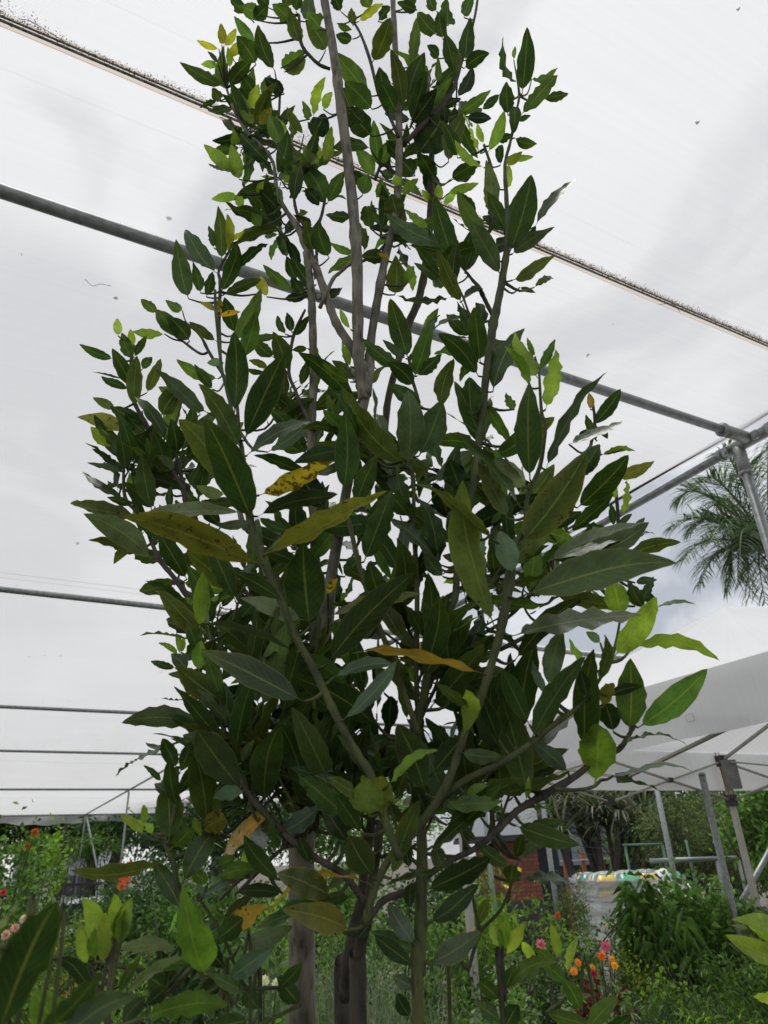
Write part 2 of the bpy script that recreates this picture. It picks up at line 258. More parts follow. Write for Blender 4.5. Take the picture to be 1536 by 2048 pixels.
# ------------------------------------------------------------------ the bay laurel
# stems: name | material | D start, D end (metres ahead) | x y r (photo pixels, r = half width) ...
STEMS = '''
trunk G .74 .66 | 603 2060 32 603 1850 31 604 1650 30 610 1500 27 618 1400 26 632 1320 23 650 1250 20 659 1180 15 668 1120 13 683 1040 12 700 940 12 715 860 12 729 790 14 735 740 11
stem G .66 .62 | 728 800 12 721 760 12 716 690 13 715 560 13 709 450 13 697 330 12.5 680 200 11.5 668 110 10.5 645 -20 9
stem G .66 .70 | 733 790 12 739 730 12 742 680 10 755 600 10 770 520 9.5 787 450 9 796 380 9 798 300 8 797 200 8 790 90 7 785 -20 6
stem G .66 .72 | 735 745 11 700 690 11 672 645 10 655 600 9 632 535 9 610 490 9 600 460 9 588 444 7 566 410 5 553 375 4.5 546 325 4 520 290 4 492 262 3.5 467 218 3 453 176 3
stem B .78 .76 | 770 855 8 778 790 8 800 710 8 818 647 9 837 600 9 850 540 9 858 480 8 862 400 8 863 320 7 869 240 5
stem G .72 .68 | 650 1240 15 634 1150 12 628 1060 10 624 980 9 622 880 9 626 800 9 626 720 9 625 640 9 620 560 9 612 505 8
stem G .72 .70 | 605 1370 13 590 1330 12 565 1240 12 542 1170 11 524 1110 11 505 1060 10 487 1050 8 474 1000 5
stem B .70 .64 | 686 2060 20 691 1990 18 697 1930 16.5 704 1880 15 712 1840 13.5 722 1800 11 735 1690 12 750 1600 10 765 1500 9 790 1400 8
stem K .60 .60 | 718 2060 20 717 1990 18 717 1930 16 723 1880 14 737 1821 12 742 1780 11 755 1700 10 760 1640 9
stem N .56 .60 | 838 2060 14 841 1950 13 842 1800 14 844 1700 13 838 1600 12 832 1500 10 838 1430 9 847 1400 10 858 1333 10 879 1272 10 896 1225 9 911 1190 9 915 1129 8 930 1060 8 943 990 8 952 930 9 959 873 9 966 820 9 970 772 9 976 720 9 982 678 10 988 640 11 997 600 9 1006 551 9 1015 479 7 1013 398 5 1010 330 4 1020 287 3.5 1030 240 3 1039 192 3
stem N .54 .52 | 730 1850 8 745 1790 9 778 1719 9 839 1652 10 886 1583 11 911 1522 9 933 1458 9 958 1404 10 987 1315 10 1005 1243 11 1026 1118 11 1029 1088 10 1048 1060 6 1056 990 5 1080 932 5 1091 854 4 1083 823 4 1078 740 3
stem B .56 .62 | 738 1840 6 768 1800 8 818 1780 8 886 1729 7 954 1695 7 1000 1655 8 1035 1621 8 1087 1590 9 1153 1551 8 1195 1515 7 1237 1499 7 1258 1470 5 1269 1450 5
twig N .57 .62 | 1110 1578 5 1150 1580 4 1185 1574 4 1202 1560 4 
stem N .54 .58 | 880 1600 9 904 1580 9 940 1555 8 994 1530 8 1062 1487 7 1100 1455 6 1133 1433 5 1170 1400 4 1195 1366 4 1216 1325 4
stem N .50 .52 | 800 1720 10 770 1640 10 740 1548 10 718 1512 9 682 1451 9 649 1383 9.5 623 1328 9 591 1273 9 558 1188 10 525 1116 10 501 1044 10 492 960 6 486 910 5 478 870 5 461 811 4 449 760 4 443 735 4 432 622 4 430 580 3
stem K .56 .58 | 737 1821 7 717 1787 8 683 1746 8 632 1716 8 582 1679 8 531 1628 8 493 1582 7 470 1539 6 457 1504 5 440 1480 4
stem N .60 .60 | 700 1600 6 640 1580 6 590 1556 6 542 1530 6 493 1500 6 451 1468 6 447 1430 6 441 1377 5 440 1340 4
stem K .62 .66 | 660 1540 5 620 1490 5 590 1459 5 558 1429 5 525 1386 5 493 1390 4 455 1377 3
stem K .70 .74 | 580 1270 6 545 1233 6 500 1195 5 472 1150 5 436 1101 5 400 1070 3
stem K .72 .74 | 540 1385 5 500 1330 6 460 1295 6 437 1269 6 400 1230 6 366 1181 6 343 1149 6 322 1123 6 307 1094 5 290 1050 4 275 1026 4 250 994 4 247 933 3
stem K .72 .76 | 420 1240 5 395 1100 5 373 1010 6 365 972 6 350 950 6 335 925 6 318 908 6 293 850 6 275 818 5 264 786 5 262 730 4 268 690 3
twig K .74 .74 | 373 1000 5 365 960 4 354 915 4 345 860 3 
twig K .70 .72 | 478 860 4 470 790 4 440 740 4 418 704 4 401 672 3 378 650 3
twig K .72 .74 | 418 704 3 400 707 3 365 682 3
twig K .68 .72 | 630 860 5 605 815 4 590 779 4 578 743 4 587 672 4 610 620 3
stem N .60 .58 | 840 1480 6 833 1380 6 833 1279 6 834 1172 6 828 1069 5 826 952 5 812 928 5 818 880 4 838 815 4 825 760 4 818 717 4
stem N .56 .56 | 838 1470 8 815 1404 7 790 1333 7 750 1230 6 725 1154 6 712 1104 6 697 1037 5 687 983 4
stem K .66 .68 | 850 1380 6 905 1300 5 960 1270 5 1010 1240 4 1060 1190 5 1110 1120 5 1134 1045 5 1154 990 4 1166 951 4 1189 854 4 1186 810 3
stem K .66 .70 | 1000 1300 5 1090 1250 5 1180 1180 5 1225 1112 5 1236 1052 4 1233 992 4 1230 960 3
stem K .60 .66 | 630 1660 7 636 1600 7 633 1523 7 630 1393 7 625 1300 7 623 1246 7 618 1150 5
twig B .68 .66 | 660 138 4 640 130 4 620 112 4 602 85 4 598 30 3
twig K .68 .70 | 797 275 4 778 230 4 758 190 4 740 120 4 722 70 3 705 40 3
twig B .70 .70 | 806 290 6 850 245 6 890 200 5 912 160 5 893 80 4 888 30 4
twig K .70 .70 | 912 165 4 925 120 3 948 40 3 955 0 3
twig K .66 .66 | 735 745 5 720 600 4 690 590 4 665 560 4 700 530 4 703 530 4 905 532 0
twig G .67 .67 | 640 615 5 665 560 5 680 545 4 703 525 4
twig G .67 .68 | 710 540 5 690 470 0
twig B .68 .68 | 610 455 4 592 420 4 588 380 3 590 330 3 
twig K .70 .70 | 612 510 5 618 470 4 640 440 4 650 400 3
twig B .68 .68 | 720 525 4 755 505 3 790 460 3 810 420 3
twig B .72 .72 | 795 350 4 765 330 4 750 360 3
twig B .66 .66 | 985 630 5 970 600 5 958 575 5 945 560 4 925 535 3 905 515 3
twig N .64 .64 | 1012 470 4 1000 430 4 985 345 4 975 310 3 968 290 3
twig K .66 .66 | 440 700 4 438 620 4 440 590 4 440 560 4 438 540 3 460 500 3
twig K .72 .72 | 560 190 3 557 240 3 553 250 3
twig K .72 .70 | 800 120 3 760 110 0
stem N .60 .58 | 452 2060 6 436 2024 6 406 1956 6 365 1820 6 345 1719 6 331 1685 5 345 1640 5 353 1588 4 355 1536 4
twig N .59 .60 | 345 1719 5 400 1690 4 440 1640 4 450 1600 3
twig K .58 .58 | 600 1690 4 560 1700 4 500 1760 4 470 1790 3
twig K .58 .60 | 582 1679 4 540 1720 4 480 1760 4 440 1800 3
stem N .64 .62 | 520 2060 5 500 2000 5 470 1930 4 440 1860 4 400 1800 3
twig N .62 .62 | 402 1340 4 400 1300 4 395 1270 3
twig G .62 .62 | 447 1440 4 425 1400 4 402 1347 4 402 1300 3
'''
# leaves: zone ox oy scale D ; bx by tx ty width colour [D]
LEAVES = '''
Z 150 600 .358 .74
890 640 890 215 130 G .56
945 785 1155 325 165 G .56
925 830 735 500 125 G .56
880 1060 600 695 170 O .52
990 1235 755 700 200 G .50
1030 1090 1400 890 105 Y .56
1040 1480 345 1215 185 YO .50
950 1190 380 1212 75 O .53
1060 1420 1680 1064 95 YO .52
1020 1210 1440 1120 75 B .57
1000 1240 800 1260 40 B .57
1020 1210 1190 1290 50 G .58
960 870 1290 690 80 B .60
1075 850 1300 680 80 G .64
320 330 265 195 75 G
330 320 395 210 45 G
215 330 40 255 55 G
320 490 215 290 85 G
335 600 350 340 90 O
400 520 475 340 50 O
375 390 430 320 55 G
240 200 235 110 50 L
320 260 310 170 45 L
300 500 145 440 45 G
260 440 110 400 30 B
225 610 110 550 55 O
385 700 215 600 95 G
280 725 45 660 95 YO
395 745 290 640 85 G
215 820 100 720 80 L
270 770 330 740 50 L
280 960 245 745 62 G
275 970 110 840 55 G
270 965 85 925 48 G
270 1110 60 970 80 G
350 1205 0 1145 65 O
330 1140 190 1105 50 G
290 1020 400 785 66 G
430 1180 375 900 110 G
450 1160 280 1030 90 G
550 960 280 820 55 O
560 940 430 880 90 P
510 780 350 550 90 G
570 860 540 680 90 G
600 560 480 490 80 O
480 650 600 480 120 O
740 630 490 405 80 B .66
800 440 585 345 55 M .64
770 500 680 370 60 G .64
585 215 450 60 95 G
640 230 520 90 115 G
500 190 330 170 58 L
460 70 375 0 60 M
600 60 520 10 60 M
790 230 650 130 60 O .64
790 60 710 20 35 Y .64
790 75 800 -10 50 Y .64
800 90 915 65 30 Y .64
935 330 1010 85 100 M .66
890 230 1030 -30 105 M .66
900 190 840 0 90 G .7
1190 400 1110 200 110 G
1110 320 1010 230 85 G
1210 180 1185 75 55 G
1220 200 1295 100 50 G
1175 190 1135 90 45 G
1140 200 990 220 45 G
1300 270 1220 280 40 G
1150 700 1115 520 75 G
1090 590 1220 520 60 M
1080 380 980 340 45 O
1060 400 970 385 35 G
1260 480 1300 350 60 G
1170 640 1240 620 55 G
1160 700 1300 620 75 G
1200 780 1300 690 60 G
830 350 745 350 50 P
700 640 620 560 60 G
430 1450 85 1220 150 O
300 1420 95 1345 50 O
625 1560 480 1320 110 G
480 1340 360 1220 75 G
650 1430 720 1385 45 Y
840 1085 690 1040 75 P
910 1130 760 1140 55 B
640 1040 700 930 55 G
540 1180 540 1050 45 G
690 1200 630 1090 60 G
1400 1170 1240 960 145 D .62
1200 1420 1075 1340 65 B
1290 1390 1260 1180 110 M
720 1300 560 1140 80 G
820 1260 720 1130 80 D
620 900 700 760 80 D
680 820 620 690 80 G
760 900 860 790 80 B
Z 650 600 .3906 .60
425 300 340 15 112 G
455 400 530 155 105 M
415 300 305 215 45 B
385 350 200 200 85 G
455 440 330 330 95 G
530 270 585 90 55 G
500 150 575 50 45 L
470 390 590 285 75 G
600 545 650 325 100 O
500 545 345 440 85 G
415 840 115 470 140 O .56
420 850 420 490 150 G .54
480 800 590 530 155 G .56
795 320 765 60 98 G
785 390 595 185 105 G
790 320 650 200 65 G
860 470 1000 150 120 G
755 600 740 415 135 G
1090 400 980 185 105 L .54
1050 450 930 250 58 L .54
1130 560 1180 280 100 L .54
1100 360 1170 215 50 M .56
1075 290 1040 200 30 M .56
970 560 930 480 60 M
960 740 830 540 55 M
1050 920 1045 460 145 G .52
1130 870 1380 395 95 G .52
1030 950 640 610 38 B .54
1360 560 1350 480 38 R
1250 740 1500 640 50 B
1370 640 1505 465 75 G
1310 900 1400 750 95 G
1420 790 1536 745 35 G
1290 1065 1536 815 125 G
1030 960 880 820 105 P .56
1000 1060 690 710 85 G .58
560 940 750 770 80 B
940 1120 800 850 90 O .54
1000 1250 1310 815 195 O .50
860 1230 505 915 88 O .51
870 1674 690 990 155 OL .53
1152 1331 1618 1157 120 GO .54
95 980 100 605 135 G .57
150 1060 250 820 105 G .57
290 900 130 640 120 G .62
330 960 250 780 80 G .64
330 850 270 760 55 L .64
200 1340 330 1000 130 G .58
480 1140 390 870 80 G
580 1370 500 1020 105 G
600 1360 350 1120 90 B
430 1110 330 1000 95 G
960 1400 900 1200 120 P .55
1200 1280 1200 1140 58 L
1250 1190 1460 1010 65 G
1130 1170 1300 1090 70 D
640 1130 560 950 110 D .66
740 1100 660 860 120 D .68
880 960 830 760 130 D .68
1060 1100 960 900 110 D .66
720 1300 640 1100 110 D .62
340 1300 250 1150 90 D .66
50 600 100 470 50 G
130 520 20 470 50 G
130 420 0 330 55 M
130 340 90 230 48 L
130 150 85 55 38 L
700 560 760 450 70 B
700 980 640 830 120 D .66
Z 1100 700 .2839 .68
240 900 330 700 105 G
460 900 715 790 100 YO
360 740 570 690 42 M
460 1050 440 930 50 L
500 1170 530 930 65 L
450 1240 430 1090 58 G
130 1280 430 1030 55 G
480 1240 570 1160 48 G
580 1290 660 1190 58 G
590 1330 720 1270 22 G
110 1320 360 1240 75 G
450 1450 560 1290 68 G
540 1460 890 1360 100 O
-20 1490 640 1240 160 GO .54
-176 1726 780 1470 215 GO .50
600 1640 730 1620 60 B
610 1690 740 1761 80 D
330 640 250 470 70 G
290 560 200 640 70 D
360 1000 440 900 60 G
330 540 400 620 50 D
Z 1000 1150 .349 .60
70 350 755 245 140 GO .52
690 240 650 50 150 L
650 470 885 150 145 L
760 415 1210 455 85 L
770 180 880 25 45 B
820 190 740 40 90 G
890 190 1100 155 35 M
740 900 740 510 175 M
790 875 1150 570 155 M
650 900 600 730 130 D .62
560 615 620 360 85 O
590 760 640 610 90 YO
490 1010 520 480 155 G .58
545 1200 550 900 215 ML .57
600 1170 1040 1050 55 M .58
650 1150 915 1215 60 G .58
650 1000 1025 935 38 M
275 640 350 340 125 G
500 520 400 380 40 L
575 390 500 330 55 P
270 690 170 500 65 P
180 940 460 500 125 G .55
170 860 30 560 115 G .55
160 1260 20 750 190 GO .52
390 1130 190 960 100 B .60
150 1290 165 1160 38 L
85 490 420 150 120 G .56
30 900 60 480 70 D .58
65 1225 235 1270 28 B
210 1345 305 1325 18 L
150 1440 370 1420 45 G
620 690 800 640 55 D
500 700 460 560 80 D .64
Z 1000 1550 .349 .62
90 290 415 390 120 GO .58
90 480 130 330 70 G
120 490 290 380 60 G
115 600 440 640 75 B
60 620 70 520 110 G
0 520 -60 400 80 D
Z 200 1100 .3255 .66
570 400 325 185 85 G
610 480 625 160 110 L .62
565 380 350 270 36 L
670 310 810 270 48 L
570 340 510 300 55 L
690 390 890 190 75 G
600 630 540 455 78 G
580 560 270 510 36 M
480 640 375 570 38 L
490 640 470 520 45 L
500 630 515 540 35 L
610 745 620 570 98 ML
540 735 450 650 88 G
465 725 320 680 45 G
600 775 430 760 58 G
760 935 490 740 160 O .62
740 900 650 640 110 M .60
560 900 390 900 25 B
730 990 550 930 48 M
1250 930 690 640 185 D .50
1210 630 650 455 78 B .56
1250 430 920 280 100 P .58
1290 470 1250 0 265 G .52
1110 300 850 150 100 G .58
1400 270 1450 175 55 Y .55
650 1080 180 1055 85 B
640 1100 430 1010 60 G
750 1090 640 990 105 B
805 1250 530 1140 140 G .60
790 1310 510 1170 120 DB .59
400 1215 110 1360 65 B
560 1150 300 1210 35 G
470 1340 380 1170 95 G
490 1370 560 1190 90 G
470 1520 630 1280 78 G
475 1580 430 1310 85 G
380 1420 280 1330 38 G
430 1500 340 1440 70 B
870 1310 940 1180 55 G .60
980 1305 710 1510 85 G .60
880 1480 710 1520 105 P .59
700 1640 720 1520 58 M .60
920 1160 780 1020 95 G .62
920 1130 1000 940 85 L .62
800 950 930 840 55 M .62
1060 1320 920 1480 32 G .58
1300 1260 1090 1195 95 G .56
750 1000 690 900 90 G .64
640 690 700 560 90 D
700 560 640 470 90 G
1000 620 920 520 70 G .64
Z 600 1100 .358 .60
150 640 600 170 165 D .52
160 375 640 275 80 YO .55
1030 690 350 530 42 YE .48
190 710 500 630 60 B .58
240 950 520 650 95 B .56
520 600 380 560 90 D .58
440 270 390 80 115 G .60
510 250 580 30 95 M .60
680 470 600 320 88 G .60
800 150 700 30 85 B .60
890 770 780 620 105 G .62
960 890 770 750 70 O .53
910 1040 930 800 108 L .62
930 570 870 490 100 D .60
960 550 1050 500 78 G .62
1110 1060 1010 800 90 D .56
740 1250 910 1050 130 D .56
700 1360 560 1010 170 D .52
900 1130 1110 1150 85 D .58
500 1010 510 830 100 D .58
600 950 540 750 58 M .62
500 1310 715 1110 55 L .49
390 1490 380 1290 200 LO .48
390 1380 350 1270 60 L .49
500 1400 570 1395 20 L .49
430 1190 450 1040 55 YO .60
240 1480 0 1270 150 G .54
360 1390 190 1270 55 O .53
820 1536 1200 1290 150 G .54
800 1420 1120 1450 38 M .54
930 1380 1050 1310 50 L .60
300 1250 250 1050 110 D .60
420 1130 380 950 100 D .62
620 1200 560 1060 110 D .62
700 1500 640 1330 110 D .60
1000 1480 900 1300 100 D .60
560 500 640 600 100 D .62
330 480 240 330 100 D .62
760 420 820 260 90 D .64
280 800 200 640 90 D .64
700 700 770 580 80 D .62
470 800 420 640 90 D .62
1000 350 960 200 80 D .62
650 750 590 640 70 M .66
250 150 330 40 90 G .64
Z 0 1550 .3385 .60
1000 390 985 75 170 GO .56
1080 640 1260 340 145 G .57
1070 790 910 530 120 D .57
990 500 460 572 55 O .56
1020 430 1140 300 105 M .62
1190 360 1150 250 50 L .62
1200 330 1340 260 130 YO .60
1620 190 1285 505 115 Y .50
850 350 720 240 45 L
845 300 850 185 42 L
900 350 870 290 50 L
890 330 800 270 40 L
1190 720 1470 600 75 B
1310 910 1480 720 85 B
1320 920 1560 780 130 Y .56
1290 540 1380 480 90 M
1536 560 1300 600 90 M .66
1480 400 1440 560 80 L .66
1230 640 1140 560 80 M .64
Z 480 1550 .3385 .56
790 600 650 365 175 GO .52
840 240 830 20 160 LO .48
895 610 1055 185 85 O .50
540 720 245 590 160 O .54
760 640 190 775 50 YE .46
690 710 120 885 95 G .48
640 910 330 800 160 YO .54
850 655 1250 565 85 GO .48
1100 680 1450 500 150 D .56
1120 870 1380 640 120 DB .55
1130 1110 1400 940 135 B .54
1030 1000 890 780 120 DB .58
1030 1045 800 935 105 G .55
1030 1130 820 970 95 D .56
1030 1260 910 1190 78 B .58
1010 1430 940 1310 90 D .58
720 345 575 130 110 G .52
480 200 320 20 120 G .54
640 400 500 180 110 D .56
250 330 460 190 130 DB .55
190 460 150 270 48 M .66
240 620 40 375 105 G .58
250 700 0 690 65 D .60
0 1010 280 905 110 B .58
1100 480 1536 120 110 G .54
1200 190 1536 190 48 M .56
1400 400 1560 520 90 G .54
1000 560 960 380 80 D .60
600 330 700 200 90 D .60
420 520 360 380 90 D .60
1000 800 1010 640 80 D .60
560 900 480 760 90 D .60
1290 300 1390 380 60 G .58
1140 420 1190 560 100 B .58
780 860 700 960 60 D .60
Z 350 0 .3906 .68
240 230 235 125 48 LY
225 250 120 210 35 LY
250 235 310 150 42 LY
270 290 375 215 55 LY
220 330 140 330 42 L
280 350 270 250 38 L
255 450 245 280 78 G
245 445 50 345 66 G
275 440 380 320 78 G
220 320 165 265 28 B
230 520 200 460 60 O
215 520 130 550 38 G
410 215 310 90 58 G
415 330 325 200 105 G
510 360 430 155 88 G
540 350 650 270 90 G
640 220 590 60 80 O
360 60 290 0 70 G
440 80 340 40 80 G
400 100 470 30 75 G
600 120 500 30 85 M
560 40 590 -40 70 O
690 110 690 -20 85 B
740 150 690 80 100 M
560 370 660 310 70 O
770 260 680 120 105 O
830 120 900 150 35 G
910 200 830 180 55 G
910 130 905 55 48 O
940 110 1055 25 48 LY
1040 110 1100 40 58 G
1010 320 1090 110 105 O
990 490 820 280 105 G
1010 560 880 430 115 G
1080 500 1050 360 85 G
1010 700 880 570 120 D
1130 570 1060 430 100 G
1000 760 810 770 68 G
370 580 290 470 66 L
380 560 425 440 60 L
400 640 330 540 58 L
430 640 490 560 58 LY
320 740 300 670 50 L
300 890 170 765 66 L
330 920 290 750 78 L
290 880 180 840 22 B
320 1000 200 1020 50 L
330 990 330 1060 48 L
410 980 480 940 55 L
480 830 340 680 105 D
520 900 570 700 88 G
540 740 480 600 85 G
580 700 510 610 48 L
610 1040 640 850 78 D
770 1050 650 850 115 G
780 1040 860 890 78 G
710 600 760 410 52 L
760 560 800 480 50 L
690 610 660 530 48 M
660 690 580 560 45 O
700 700 760 590 115 D
600 720 570 590 48 O
740 850 665 760 66 L
770 830 800 660 66 L
740 820 720 720 45 L
700 830 620 830 48 L
560 940 620 850 66 L
450 1110 310 1070 65 G
440 1160 400 1100 60 G
700 1150 620 1110 60 G
790 1320 740 1140 105 G
710 1290 670 1140 75 O
215 1400 70 1160 105 G .64
240 1330 225 1080 78 G .64
200 1270 180 1170 45 G .64
235 1500 330 1260 85 G .64
330 1370 470 1255 55 G .64
250 1510 430 1440 60 G .64
270 1290 275 1110 32 LY .64
270 1240 350 1190 28 LY .64
270 1280 310 1240 25 O .64
70 1530 10 1260 105 G .66
160 1520 190 1400 60 G .66
130 1500 100 1370 60 G .66
600 1490 470 1370 65 M
620 1440 575 1320 66 G
655 1510 600 1430 66 G
470 1520 440 1420 45 LY
450 1500 400 1440 35 LY
1045 860 1020 640 66 M
1040 860 1130 710 66 M
1020 900 935 770 78 M
960 1000 990 900 85 M
1070 1030 1060 930 78 M
1140 960 1130 900 48 L
1160 1000 1240 920 48 L
1140 1110 1110 1000 105 O
1000 1170 990 1060 66 M
900 1110 780 1100 62 G
1010 1060 960 1120 75 G
1080 1310 960 1310 80 G
1100 1340 1040 1300 30 Y
1125 1510 1130 1330 115 O
1190 1240 1100 1200 36 G
1190 1350 1215 1480 55 L
1170 1460 1220 1370 50 L
1210 640 1330 470 100 D
1190 500 1270 290 105 G
1170 560 1120 280 78 O
1215 340 1230 110 58 M
1340 180 1245 70 85 G
1370 200 1350 70 66 G
1400 130 1390 0 105 G
1430 380 1385 190 78 G
1350 300 1300 240 58 G
1440 400 1440 240 50 O
1350 420 1345 310 38 M
1490 310 1510 110 85 G
1480 350 1590 280 75 G
1240 50 1150 20 58 G
1240 790 1370 590 190 D .72
1380 660 1370 540 50 D
1400 830 1480 600 105 O
1330 930 1250 790 90 D .72
1230 900 1160 820 100 D .72
1420 920 1540 840 85 G
1330 1040 1270 975 48 L
1350 1040 1355 940 48 L
1375 1050 1430 960 45 L
1400 990 1536 950 50 L
1300 1170 1190 1080 50 L .62
1440 1350 1340 1040 110 G .62
1400 1260 1105 1120 80 B .62
1410 1360 1270 1290 70 B .62
1450 1450 1240 1350 78 G .62
1480 1390 1510 1200 78 D .64
1530 1130 1450 1000 85 G .64
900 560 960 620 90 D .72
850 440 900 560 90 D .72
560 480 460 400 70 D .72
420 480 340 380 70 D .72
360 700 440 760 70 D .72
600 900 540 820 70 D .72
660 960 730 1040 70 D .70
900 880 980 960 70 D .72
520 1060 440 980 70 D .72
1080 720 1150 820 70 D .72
480 40 420 -40 70 G
620 60 640 -40 60 G
850 60 800 -40 70 G
1000 40 960 -40 70 G
1180 40 1220 -50 60 G
1480 90 1530 -30 60 G
1340 60 1300 -40 60 G
Z 800 0 .479 .66
510 390 530 145 78 G
490 345 430 180 46 G
475 250 480 200 18 L
550 330 655 275 36 G
505 480 645 320 66 G
600 415 695 395 45 G
420 390 350 450 38 G
450 480 445 350 66 G
470 575 470 460 48 G
490 505 540 485 25 G
410 590 465 565 38 G
478 575 563 600 48 G
420 690 420 600 38 G
335 640 275 480 38 L
365 640 425 480 48 L
350 600 325 520 30 L
350 700 240 590 38 L
440 685 505 635 46 LY
470 665 550 655 25 L
370 890 370 705 70 OL
450 790 450 690 42 L
455 1060 540 755 110 G .62
445 960 510 790 60 G .64
440 960 370 815 66 G .64
440 965 350 900 45 G .64
565 945 720 765 40 B .64
470 1060 625 960 66 B .64
470 1170 620 1075 75 O .64
560 1200 640 1150 28 O
500 1200 560 1220 20 G
420 1150 300 940 85 G .62
270 1140 330 980 66 D
340 930 245 810 48 G
210 750 330 680 55 G
240 660 180 520 60 G
390 1080 350 960 60 D .68
100 700 160 820 70 D .70
150 950 200 1080 60 D .70
520 1010 560 960 50 D
'''
COL = {  # base colour, translucency, spots; B, DB paint sky sheen into the colour
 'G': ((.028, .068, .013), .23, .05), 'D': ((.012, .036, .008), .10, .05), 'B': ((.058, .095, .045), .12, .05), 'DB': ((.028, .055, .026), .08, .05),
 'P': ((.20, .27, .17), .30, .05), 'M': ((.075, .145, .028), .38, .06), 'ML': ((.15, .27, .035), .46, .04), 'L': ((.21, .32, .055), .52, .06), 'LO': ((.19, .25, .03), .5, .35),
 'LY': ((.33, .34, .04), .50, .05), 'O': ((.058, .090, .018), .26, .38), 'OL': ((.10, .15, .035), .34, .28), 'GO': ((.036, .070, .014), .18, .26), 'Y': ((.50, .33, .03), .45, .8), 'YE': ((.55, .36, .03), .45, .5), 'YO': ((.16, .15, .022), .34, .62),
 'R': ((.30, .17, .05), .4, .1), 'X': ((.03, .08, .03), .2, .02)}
MATS = {'G': M_BARK, 'B': M_BARK2, 'K': M_BARK2, 'N': M_STEM}

class Leaves:
    """collects laurel leaves: each a 13 x 5 sheet with a folded midrib, waved and toothed margins"""
    T = np.array([0, .04, .07, .10, .14, .19, .26, .34, .43, .52, .61, .70, .78, .85, .91, .96, 1.0])
    def __init__(s): s.V, s.F, s.C, s.UV, s.S = [], [], [], [], []; s.n = 0
    def add(s, base, tip, width, colour, view=None, wave=1.0, shape=None, tilt=None, bow=None, arch=None):
        base = np.asarray(base, float); tip = np.asarray(tip, float); a = tip-base; Ln = np.linalg.norm(a); a = a/Ln
        if view is None: view = unit(base-O)
        tip = tip+a*Ln*.09; Ln *= 1.09; width = width*1.0; wild = 1.0 if Ln < .075 else .5; side = unit(np.cross(a, view)); nrm = np.cross(side, a)
        wt = max(width, .30*Ln)
        if tilt is None: tilt = math.acos(min(1, width/wt))*random.choice((-1, 1)) + random.gauss(0, .18)
        sd_ = side*math.cos(tilt)+nrm*math.sin(tilt); nn = np.cross(sd_, a)
        if nn[2] < 0: nn = -nn; sd_ = -sd_
        T = s.T; t = np.clip((T-.07)/.93, 0, 1); q = shape or random.uniform(.52, .74)
        pk = random.uniform(.80, 1.0)
        prof = np.sin(math.pi*t**pk)**q; prof *= (1-.36*t**4); prof[0] = prof[1] = .045; prof[2] = .06; prof[-2] = min(prof[-2], .30); prof[-1] = .0
        S = np.array([-1, -.55, 0, .55, 1.0])
        bw = random.gauss(0, .035) if bow is None else bow; ar = random.gauss(.02, .08*wild) if arch is None else arch
        cen = base + np.outer(T*Ln, a) + np.outer(Ln*bw*4*T*(1-T), sd_) + np.outer(Ln*ar*4*T*(1-T), nn)
        tw = random.gauss(0, .38*wild)*T
        tipcurl = random.gauss(-.03, .09*wild)*Ln; cen = cen + np.outer(tipcurl*np.maximum(0, T-.6)**2*6, nn)
        k1, k2 = random.uniform(2.5, 5.5), random.uniform(2.5, 5.5); p1, p2 = random.uniform(0, 6.3), random.uniform(0, 6.3); am = wave*random.uniform(.03, .12)*wt*(wild+.2)
        fold = random.uniform(.04, .26); hw = wt/2
        P = np.zeros((len(T), 5, 3)); jit = rng.normal(size=(2, len(T)))
        for j, sv in enumerate(S):
            k, p = (k1, p1) if sv < 0 else (k2, p2)
            w = prof*hw*(1+ (abs(sv) == 1)*(.045*np.sin(2*math.pi*k*1.3*T+p)+.018*jit[(j+1)//4])*(T > .12))*(1-.03*fold)
            zo = fold*abs(sv)*prof*hw + am*sv*sv*np.sin(2*math.pi*k*T+p)*np.minimum(1, prof*1.5)
            c, sn = np.cos(tw), np.sin(tw)
            P[:, j] = cen + sd_*(w*sv*c-zo*sn)[:, None] + nn*(zo*c+w*sv*sn)[:, None]
        s.V.append(P.reshape(-1, 3)); nT = len(T)
        f = [[i*5+j+s.n, i*5+j+1+s.n, (i+1)*5+j+1+s.n, (i+1)*5+j+s.n] for i in range(nT-1) for j in range(4)]
        # upper side = the face normal's side
        nrmf = np.cross(P[3, 3]-P[3, 2], P[4, 2]-P[3, 2])
        if nrmf@nn < 0: f = [q_[::-1] for q_ in f]
        s.F += f; s.n += nT*5
        (r, g, b), al, spt = COL[colour]; v = random.gauss(1, .16); h = random.gauss(0, .08)
        rgba = (max(.005, r*v*(1+h)), max(.005, g*v), max(.003, b*v*(1-h)), min(.7, max(.03, al*random.uniform(.8, 1.25))))
        cc = np.tile(rgba, (nT*5, 1)); o_ = COL[random.choice(('G', 'M', 'O', 'GO', 'D', 'P'))][0]; mx_ = abs(random.gauss(0, .16)); cc[:, :3] = cc[:, :3]*(1-mx_)+np.array(o_)*mx_
        tt_ = np.repeat(T, 5); ss_ = np.abs(np.tile(S, nT)); ag = max(0, random.gauss(-.05, .35)); g_ = np.clip(ag*(tt_**3+.5*ss_**3*tt_), 0, .8)[:, None]; cc[:, :3] = cc[:, :3]*(1-g_)+np.array((.12, .15, .022))*g_
        s.C.append(cc); s.S.append(np.full(nT*5, max(0, spt*random.uniform(.3, 1.3) - (.04 if spt < .1 else 0))))
        s.UV.append(np.array([(tt, sv) for tt in T for sv in S]))
    def build(s, name, parent):
        return mesh(name, np.concatenate(s.V), np.array(s.F), M_LEAF, parent, True, np.concatenate(s.C), np.concatenate(s.UV), np.concatenate(s.S))

